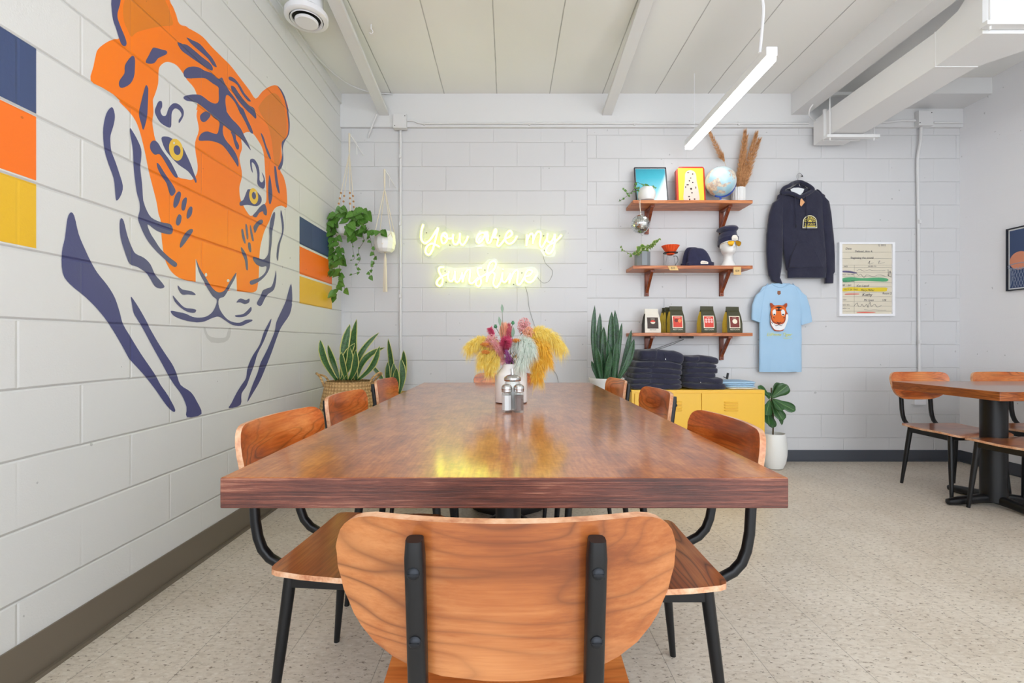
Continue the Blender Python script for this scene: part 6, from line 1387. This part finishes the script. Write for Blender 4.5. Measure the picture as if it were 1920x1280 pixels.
def macrame(hook, potc, potr, name, label, zpot_top, beads=True, tassel=None, Y=3.80):
    e_ = empty(name, hook, label, 'plant hanger')
    hook = Vector(hook); pc = Vector(potc)
    MB().tube([Vector((hook.x + 0.06, YB, hook.z - 0.10)), Vector((hook.x + 0.055, YB - 0.01, hook.z - 0.10)), Vector((hook.x, hook.y, hook.z)), ], 0.004, 6).tube([Vector((hook.x, YB, hook.z - 0.10)), Vector((hook.x, YB - 0.004, hook.z)), hook], 0.004, 6).build('wall_bracket', m_wpot, e_)
    kn = hook + Vector((0, 0, -0.16))
    MB().tube([hook, kn], [0.008, 0.006], 8).build('knot', m_rope, e_)
    for k in range(4):
        a = PI / 4 + k * PI / 2; rim = pc + Vector((potr * math.cos(a), potr * math.sin(a), zpot_top - pc.z)); mid_ = kn.lerp(rim, 0.5)
        a2 = a + PI / 4; low1 = pc + Vector((potr * 0.9 * math.cos(a2), potr * 0.9 * math.sin(a2), (zpot_top - pc.z) * 0.35)); low2 = pc + Vector((potr * 0.9 * math.cos(a - PI / 4), potr * 0.9 * math.sin(a - PI / 4), (zpot_top - pc.z) * 0.35)); bt = pc + Vector((0, 0, -0.006))
        ro = MB().tube([kn, mid_, rim], [0.0035, 0.0035, 0.0035], 6).tube([rim, low1, bt], 0.0028, 6).tube([rim, low2, bt], 0.0028, 6).build('rope', m_rope, e_)
        if beads:
            for f in (0.62, 0.70, 0.78): MB().sphere(kn.lerp(rim, f), 0.009, 12, 8).build('bead', m_bead, ro)
    if tassel:
        mb = MB()
        for k in range(14):
            a = 2 * PI * k / 14; mb.tube([pc + Vector((0, 0, -0.005)), pc + Vector((0.008 * math.cos(a), 0.008 * math.sin(a), -0.05)), pc + Vector((0.016 * math.cos(a), 0.012 * math.sin(a), -tassel))], 0.003, 5)
        mb.build('tassel', m_rope, e_)
    settle(e_)
macrame(W(655, 250, 3.80), hpx, 0.084, 'macrame_hanger', 'beaded rope hanger holding the trailing pothos in the left corner', hpx[2] + 0.12)
hp2 = (XW(722, 3.83), 3.83, ZW(473, 3.83))
pp_ = empty('hanging_pot', hp2, 'empty white round hanging pot between pothos and neon sign', 'pot')
MB().lathe([(0.001, 0), (0.055, 0.0), (0.078, 0.025), (0.090, 0.08), (0.084, 0.14), (0.072, 0.168), (0.064, 0.168), (0.074, 0.14), (0.076, 0.08), (0.001, 0.02)], hp2, 12, cap=False).build('bowl', m_wpot, pp_, angle=15); settle(pp_)
macrame(W(721, 317, 3.83), hp2, 0.094, 'macrame_hanger', 'white cotton macrame hanger with tassel holding the empty white pot', hp2[2] + 0.15, False, 0.33)

# ================================================================ on the table
ZT = 0.7602
vs = (XW(958.5, 2.085), 2.085, ZT)
vb = empty('bottle_vase', vs, 'white milk bottle vase with dried flowers in the centre of long table', 'vase')
MB().lathe([(0.069, 0.0), (0.0725, 0.004)], vs, 40, cap=True).build('foot', plain('dark_foot', (60, 50, 70), 0.4), vb)
MB().lathe([(0.0725, 0.004), (0.0735, 0.008), (0.0735, 0.118), (0.069, 0.132), (0.050, 0.150), (0.042, 0.160), (0.040, 0.172), (0.043, 0.176), (0.038, 0.175), (0.036, 0.160), (0.045, 0.148), (0.066, 0.128), (0.070, 0.115), (0.070, 0.01), (0.001, 0.01)], vs, 44, cap=False).build('body', m_wpot, vb); settle(vb)
t = NT('shaker_glass'); tr_ = t.new('ShaderNodeBsdfTransparent'); gl_ = t.new('ShaderNodeBsdfGlossy'); gl_.inputs['Roughness'].default_value = 0.03; mx = t.new('ShaderNodeMixShader'); lw = t.new('ShaderNodeLayerWeight'); lw.inputs[0].default_value = 0.35; t.l.new(t.math('ADD', t.math('MULTIPLY', lw.outputs['Facing'], 0.35), 0.03), mx.inputs[0]); tr_.inputs[0].default_value = (0.97, 0.985, 0.98, 1); t.l.new(tr_.outputs[0], mx.inputs[1]); t.l.new(gl_.outputs[0], mx.inputs[2]); t.l.new(mx.outputs[0], t.out.inputs[0]); m_sg = t.m
m_chrome = plain('brushed_chrome', (190, 190, 188), 0.22, 0.95)
def shaker(px, Y, m_fill, label, name='shaker', cat='shaker'):
    c = (XW(px, Y), Y, ZT); e_ = empty(name, c, label, cat, 'salt and pepper shakers on the long table')
    def oct(r, z): return [Vector((c[0] + r * math.cos(PI / 8 + k * PI / 4), c[1] + r * math.sin(PI / 8 + k * PI / 4), c[2] + z)) for k in range(8)]
    MB().rings([oct(0.0215, 0), oct(0.0225, 0.003), oct(0.0215, 0.060), oct(0.0225, 0.072), oct(0.0175, 0.080), oct(0.0175, 0.086), oct(0.0160, 0.086), oct(0.0160, 0.080), oct(0.0195, 0.070), oct(0.0195, 0.060), oct(0.0200, 0.008)]).build('jar', m_sg, e_, smooth=False)
    MB().rings([oct(0.0188, 0.0085), oct(0.0186, 0.060), oct(0.0182, 0.066)]).build('filling', m_fill, e_, smooth=False)
    MB().lathe([(0.0195, 0.079), (0.0205, 0.081), (0.0195, 0.085), (0.0205, 0.089), (0.0200, 0.098), (0.0170, 0.104), (0.010, 0.109), (0.001, 0.110)], c, 28, cap=False).build('lid', m_chrome, e_); settle(e_)
shaker(950, 1.79, plain('salt', (240, 242, 245), 0.9), 'glass salt shaker with white salt and metal lid on long table')
shaker(973, 1.79, plain('pepper', (118, 98, 92), 0.9, bump=(400, 0.6, 0.002)), 'glass pepper shaker with brown pepper and metal lid on long table')
su = (XW(961, 1.855), 1.858, ZT)
sp = empty('sugar_pourer', su, 'glass sugar pourer with chrome spout lid behind the shakers', 'sugar dispenser')
MB().lathe([(0.032, 0), (0.034, 0.003), (0.034, 0.10), (0.028, 0.118), (0.026, 0.118), (0.031, 0.10), (0.031, 0.006), (0.001, 0.006)], su, 30, cap=False).build('jar', m_sg, sp)
MB().lathe([(0.030, 0.0065), (0.030, 0.085)], su, 26).build('sugar', MATS['salt'], sp)
MB().lathe([(0.033, 0.116), (0.0345, 0.118), (0.0345, 0.128), (0.033, 0.131), (0.022, 0.139), (0.010, 0.142), (0.001, 0.142)], su, 30, cap=False).build('lid', m_chrome, sp)
MB().tube([(su[0], su[1], ZT + 0.138), (su[0] - 0.002, su[1], ZT + 0.166)], [0.0075, 0.0055], 14).build('spout', m_chrome, sp); settle(sp)
# dried flowers (crop 860,570 scale 5.564)
FL = Tr(860, 570, 5.564)
rnd = random.Random(21)
m_py = fluff('yellow_pampas', (244, 212, 90), (255, 240, 150)); m_pg = fluff('golden_pampas', (240, 184, 50), (255, 222, 104)); m_pmnt = fluff('mint_pampas', (214, 228, 216), (240, 246, 238))
m_pk = fluff('magenta_tail', (204, 66, 112), (236, 120, 156)); m_pch = fluff('peach_tail', (240, 170, 136), (252, 208, 180)); m_plp = fluff('pale_pink_bloom', (232, 160, 164), (248, 206, 204)); m_rus = plain('rust_orange', (214, 140, 62), 0.8)
m_red2 = fluff('deep_pink_bloom', (206, 84, 110), (240, 150, 158)); m_grn = plain('poppy_green', (72, 132, 92), 0.6); m_sage = plain('sage_leaf', (126, 150, 128), 0.6)
neck = Vector((vs[0], vs[1], vs[2] + 0.03)); mouth = Vector((vs[0], vs[1], vs[2] + 0.178))
def fpts(pts, dy):
    o = [neck + Vector((rnd.uniform(-0.01, 0.01), rnd.uniform(-0.01, 0.01), 0)), mouth + Vector((rnd.uniform(-0.022, 0.022), rnd.uniform(-0.02, 0.02), 0))]
    n_ = len(pts)
    for i, (x, y) in enumerate(FL(*pts)): o.append(W(x, y, 2.085 + dy * (i + 1) / n_))
    return o
FG = None
def fplume(pts, dy, wd, n, L, m_, lab, dr=0.6, sf=0.35, spread=0.5, wid=0.0008, name='pampas_stem'):
    if name == 'pampas_stem': wd *= 1.9; L *= 1.1; spread = 0.62
    plume(name, fpts(pts, dy), wd, n, L, m_, lab, FG, rnd, stemfrac=sf, droop=dr, spread=spread, wid=wid)
fplume([(440, 470), (330, 400), (200, 395), (110, 450)], -0.02, 0.016, 2000, 0.040, m_py, 'pale yellow pampas plume reaching farthest left in the table bouquet', 0.9, 0.40)
fplume([(430, 520), (340, 480), (270, 540), (250, 620)], -0.05, 0.018, 1800, 0.040, m_py, 'yellow pampas plume drooping at lower left of the table bouquet', 0.8, 0.34)
fplume([(450, 560), (400, 540), (350, 600), (330, 690)], -0.06, 0.016, 1500, 0.036, m_py, 'pale yellow pampas plume hanging beside left shoulder of the bottle vase', 0.7, 0.36)
fplume([(640, 480), (760, 330), (860, 300), (980, 360), (1070, 450)], 0.0, 0.020, 2600, 0.044, m_py, 'bright yellow pampas plume reaching farthest right in the table bouquet', 0.9, 0.42)
fplume([(650, 500), (780, 400), (880, 440), (930, 600)], -0.02, 0.020, 2400, 0.042, m_pg, 'golden pampas plume at right of the table bouquet, middle height', 0.8, 0.38)
fplume([(650, 540), (760, 500), (820, 620), (830, 770)], -0.03, 0.018, 2400, 0.042, m_pg, 'golden pampas plume drooping lowest at right of the bottle vase', 0.8, 0.32)
fplume([(600, 520), (640, 420), (700, 410), (690, 520), (650, 640)], -0.09, 0.020, 2600, 0.040, m_pmnt, 'pale mint pampas plume in front of the bottle vase neck', 0.8, 0.36)
fplume([(580, 500), (620, 430), (730, 420), (760, 500)], -0.08, 0.018, 1500, 0.036, m_pmnt, 'pale mint pampas plume turned right in the table bouquet', 0.8, 0.42)
fplume([(490, 520), (480, 430), (500, 380)], -0.07, 0.024, 1900, 0.034, m_pk, 'big magenta bunny tail flower in the middle of the bouquet', 0.1, 0.50, 0.6, name='bunny_tail')
fplume([(440, 500), (380, 380), (325, 260)], -0.01, 0.010, 800, 0.020, m_pk, 'magenta thistle at upper left of the table bouquet', 0.0, 0.80, 0.6, name='thistle')
fplume([(480, 470), (465, 340), (470, 240)], 0.0, 0.020, 1700, 0.032, m_pch, 'tall peach bunny tail flower near top of the bouquet', 0.1, 0.62, 0.35, name='bunny_tail')
fplume([(520, 470), (530, 330), (520, 220)], 0.03, 0.012, 700, 0.020, m_red2, 'deep pink feathery flower behind the peach one', 0.0, 0.66, 0.6, name='dried_flower')
fplume([(430, 560), (370, 470), (310, 420)], -0.05, 0.016, 900, 0.036, m_pch, 'peach grass fan at lower left centre of the bouquet', 0.2, 0.42, 0.3, name='dried_grass')
fplume([(470, 590), (430, 500), (390, 420)], -0.08, 0.014, 900, 0.040, m_plp, 'pale pink grass fan beside the vase neck', 0.1, 0.30, 0.3, name='dried_grass')
fplume([(520, 600), (520, 560), (500, 500)], -0.08, 0.012, 600, 0.026, plain('mauve_grass', (196, 120, 186), 0.8), 'small mauve grass tuft at the vase neck', 0.1, 0.2, 0.4, name='dried_grass')
def bloom(pts, dy, r, n, bs_, m_, lab, name='dried_flower'):
    P = catmull(fpts(pts, dy), 6, False); root = empty(name, P[0], lab, 'dried flower', FG); c = P[-1]
    MB().tube(P, 0.0013, 5).build('stem', m_stem, root); mb = MB()
    for k in range(n):
        v = Vector((rnd.gauss(0, 1), rnd.gauss(0, 1), rnd.gauss(0, 1))).normalized() * (rnd.random() ** 0.4); q = c + Vector((v.x * r[0], v.y * r[0], v.z * r[1])); s_ = bs_ * rnd.uniform(0.6, 1.3)
        b_ = len(mb.v); mb.v += [q + Vector(o_) * s_ for o_ in ((1, 0, 0), (-1, 0, 0), (0, 1, 0), (0, -1, 0), (0, 0, 1), (0, 0, -1))]
        for f in ((0, 2, 4), (2, 1, 4), (1, 3, 4), (3, 0, 4), (2, 0, 5), (1, 2, 5), (3, 1, 5), (0, 3, 5)): mb.face([b_ + i for i in f])
    mb.build('bloom', m_, root, smooth=False); settle(root)
bloom([(600, 420), (660, 300), (680, 230)], 0.02, (0.032, 0.040), 330, 0.0034, m_plp, 'pale pink spray of tiny blooms at top right of the bouquet')
bloom([(620, 460), (700, 380), (730, 310)], -0.01, (0.030, 0.032), 300, 0.0034, m_pch, 'coral spray of tiny blooms right of centre in the bouquet')
bloom([(460, 500), (380, 420), (345, 380)], -0.03, (0.028, 0.030), 260, 0.0032, m_plp, 'pale pink spray of tiny blooms left of centre in the bouquet')
bloom([(540, 470), (540, 350), (525, 290)], -0.02, (0.014, 0.020), 160, 0.0021, m_red2, 'small crimson spray near the centre top of the bouquet')
for pts, lab in (([(440, 520), (340, 440), (270, 420)], 'orange flat yarrow head at left of the bouquet'), ([(560, 500), (590, 420), (600, 380)], 'orange flat yarrow head in the centre of the bouquet'), ([(420, 560), (330, 500), (280, 500)], 'orange yarrow head at lower left of the bouquet')):
    bloom(pts, -0.06, (0.020, 0.009), 220, 0.0022, m_rus, lab, 'yarrow')
for (x, y), lab in (((385, 235), 'green round poppy seed head, left one at top of the bouquet'), ((566, 197), 'green round poppy seed head, right one at top of the bouquet')):
    P = catmull(fpts([(500, 480), (x, y)], 0.02), 6, False); root = empty('poppy_pod', P[0], lab, 'dried flower', FG)
    MB().tube(P, 0.0012, 5).build('stem', m_stem, root); MB().sphere(P[-1], 0.0080, 16, 10).lathe([(0.004, 0.006), (0.006, 0.0095), (0.001, 0.010)], tuple(P[-1]), 12).build('pod', m_grn, root); settle(root)
for pts, L, lab in (([(480, 420), (455, 90)], 0.04, 'thin grey green leaf standing highest above the bouquet'), ([(470, 420), (435, 230)], 0.045, 'sage green leaf beside the peach flower'), ([(550, 450), (560, 350)], 0.05, 'sage green leaf in the centre of bouquet'), ([(640, 500), (790, 490)], 0.03, 'dark green leaf at right of the mint plume')):
    P = catmull(fpts(pts, -0.02), 6, False); root = empty('dried_leaf', P[0], lab, 'leaf', FG)
    MB().tube(P, 0.0009, 5).build('stem', m_stem, root); mb = MB(); leaf(mb, P[-1], P[-1] - P[-3], (0.3, -1, 0.2), L, L * 0.17, OVAL, n=8); mb.build('blade', m_sage, root); settle(root)

# ================================================================ light and camera
world = bpy.data.worlds.new('daylight'); scene.world = world; world.use_nodes = True
bgn = world.node_tree.nodes['Background']; bgn.inputs[0].default_value = (0.90, 0.96, 1.04, 1); bgn.inputs[1].default_value = 3.9
# unseen lamps added to brighten the room, shaped like the visible one
LG = 'added linear fill lamps out of view'
led(-0.45, 0.3, 1.5, 2.65, 'added linear fill lamp over the long table, above the top edge of the photo', [([(-0.45, 0.5, ZC), (-0.45, 0.5, 2.705)], 0.0022), ([(-0.45, 1.3, ZC), (-0.45, 1.3, 2.705)], 0.0022)])
led(0.6, -1.1, 0.1, 2.65, 'added linear fill lamp behind the photographer over the aisle', [([(0.6, -0.9, ZC), (0.6, -0.9, 2.705)], 0.0022), ([(0.6, -0.1, ZC), (0.6, -0.1, 2.705)], 0.0022)])
led(2.2, -0.2, 1.0, 2.65, 'added linear fill lamp on the right side, above the top edge of the photo', [([(2.2, 0.0, ZC), (2.2, 0.0, 2.705)], 0.0022), ([(2.2, 0.8, ZC), (2.2, 0.8, 2.705)], 0.0022)])
led(3.5, 0.9, 2.1, 2.65, 'added linear fill lamp over the corner table, right of the photo', [([(3.5, 1.1, ZC), (3.5, 1.1, 2.705)], 0.0022), ([(3.5, 1.9, ZC), (3.5, 1.9, 2.705)], 0.0022)])
cam = bpy.data.cameras.new('camera'); co = bpy.data.objects.new('camera', cam); C.objects.link(co)
co.location = (0, 0, CAMZ); co.rotation_euler = (PI / 2, 0, 0)
cam.sensor_width = 36.0; cam.lens = 36.0 * F / 1920.0; cam.shift_x = (960 - CX) / 1920.0; cam.shift_y = (CY - 640) / 1920.0; cam.clip_start = 0.05
scene.camera = co
scene.view_settings.view_transform = 'Standard'; scene.view_settings.look = 'None'; scene.view_settings.exposure = 0.08; scene.view_settings.gamma = 1.0; scene.view_settings.use_curve_mapping = False
scene.cycles.use_denoising = True
scene.cycles.max_bounces = 8; scene.cycles.diffuse_bounces = 4; scene.cycles.glossy_bounces = 4; scene.cycles.transmission_bounces = 8; scene.cycles.transparent_max_bounces = 8
scene.cycles.caustics_reflective = False; scene.cycles.caustics_refractive = False; scene.cycles.sample_clamp_indirect = 8.0
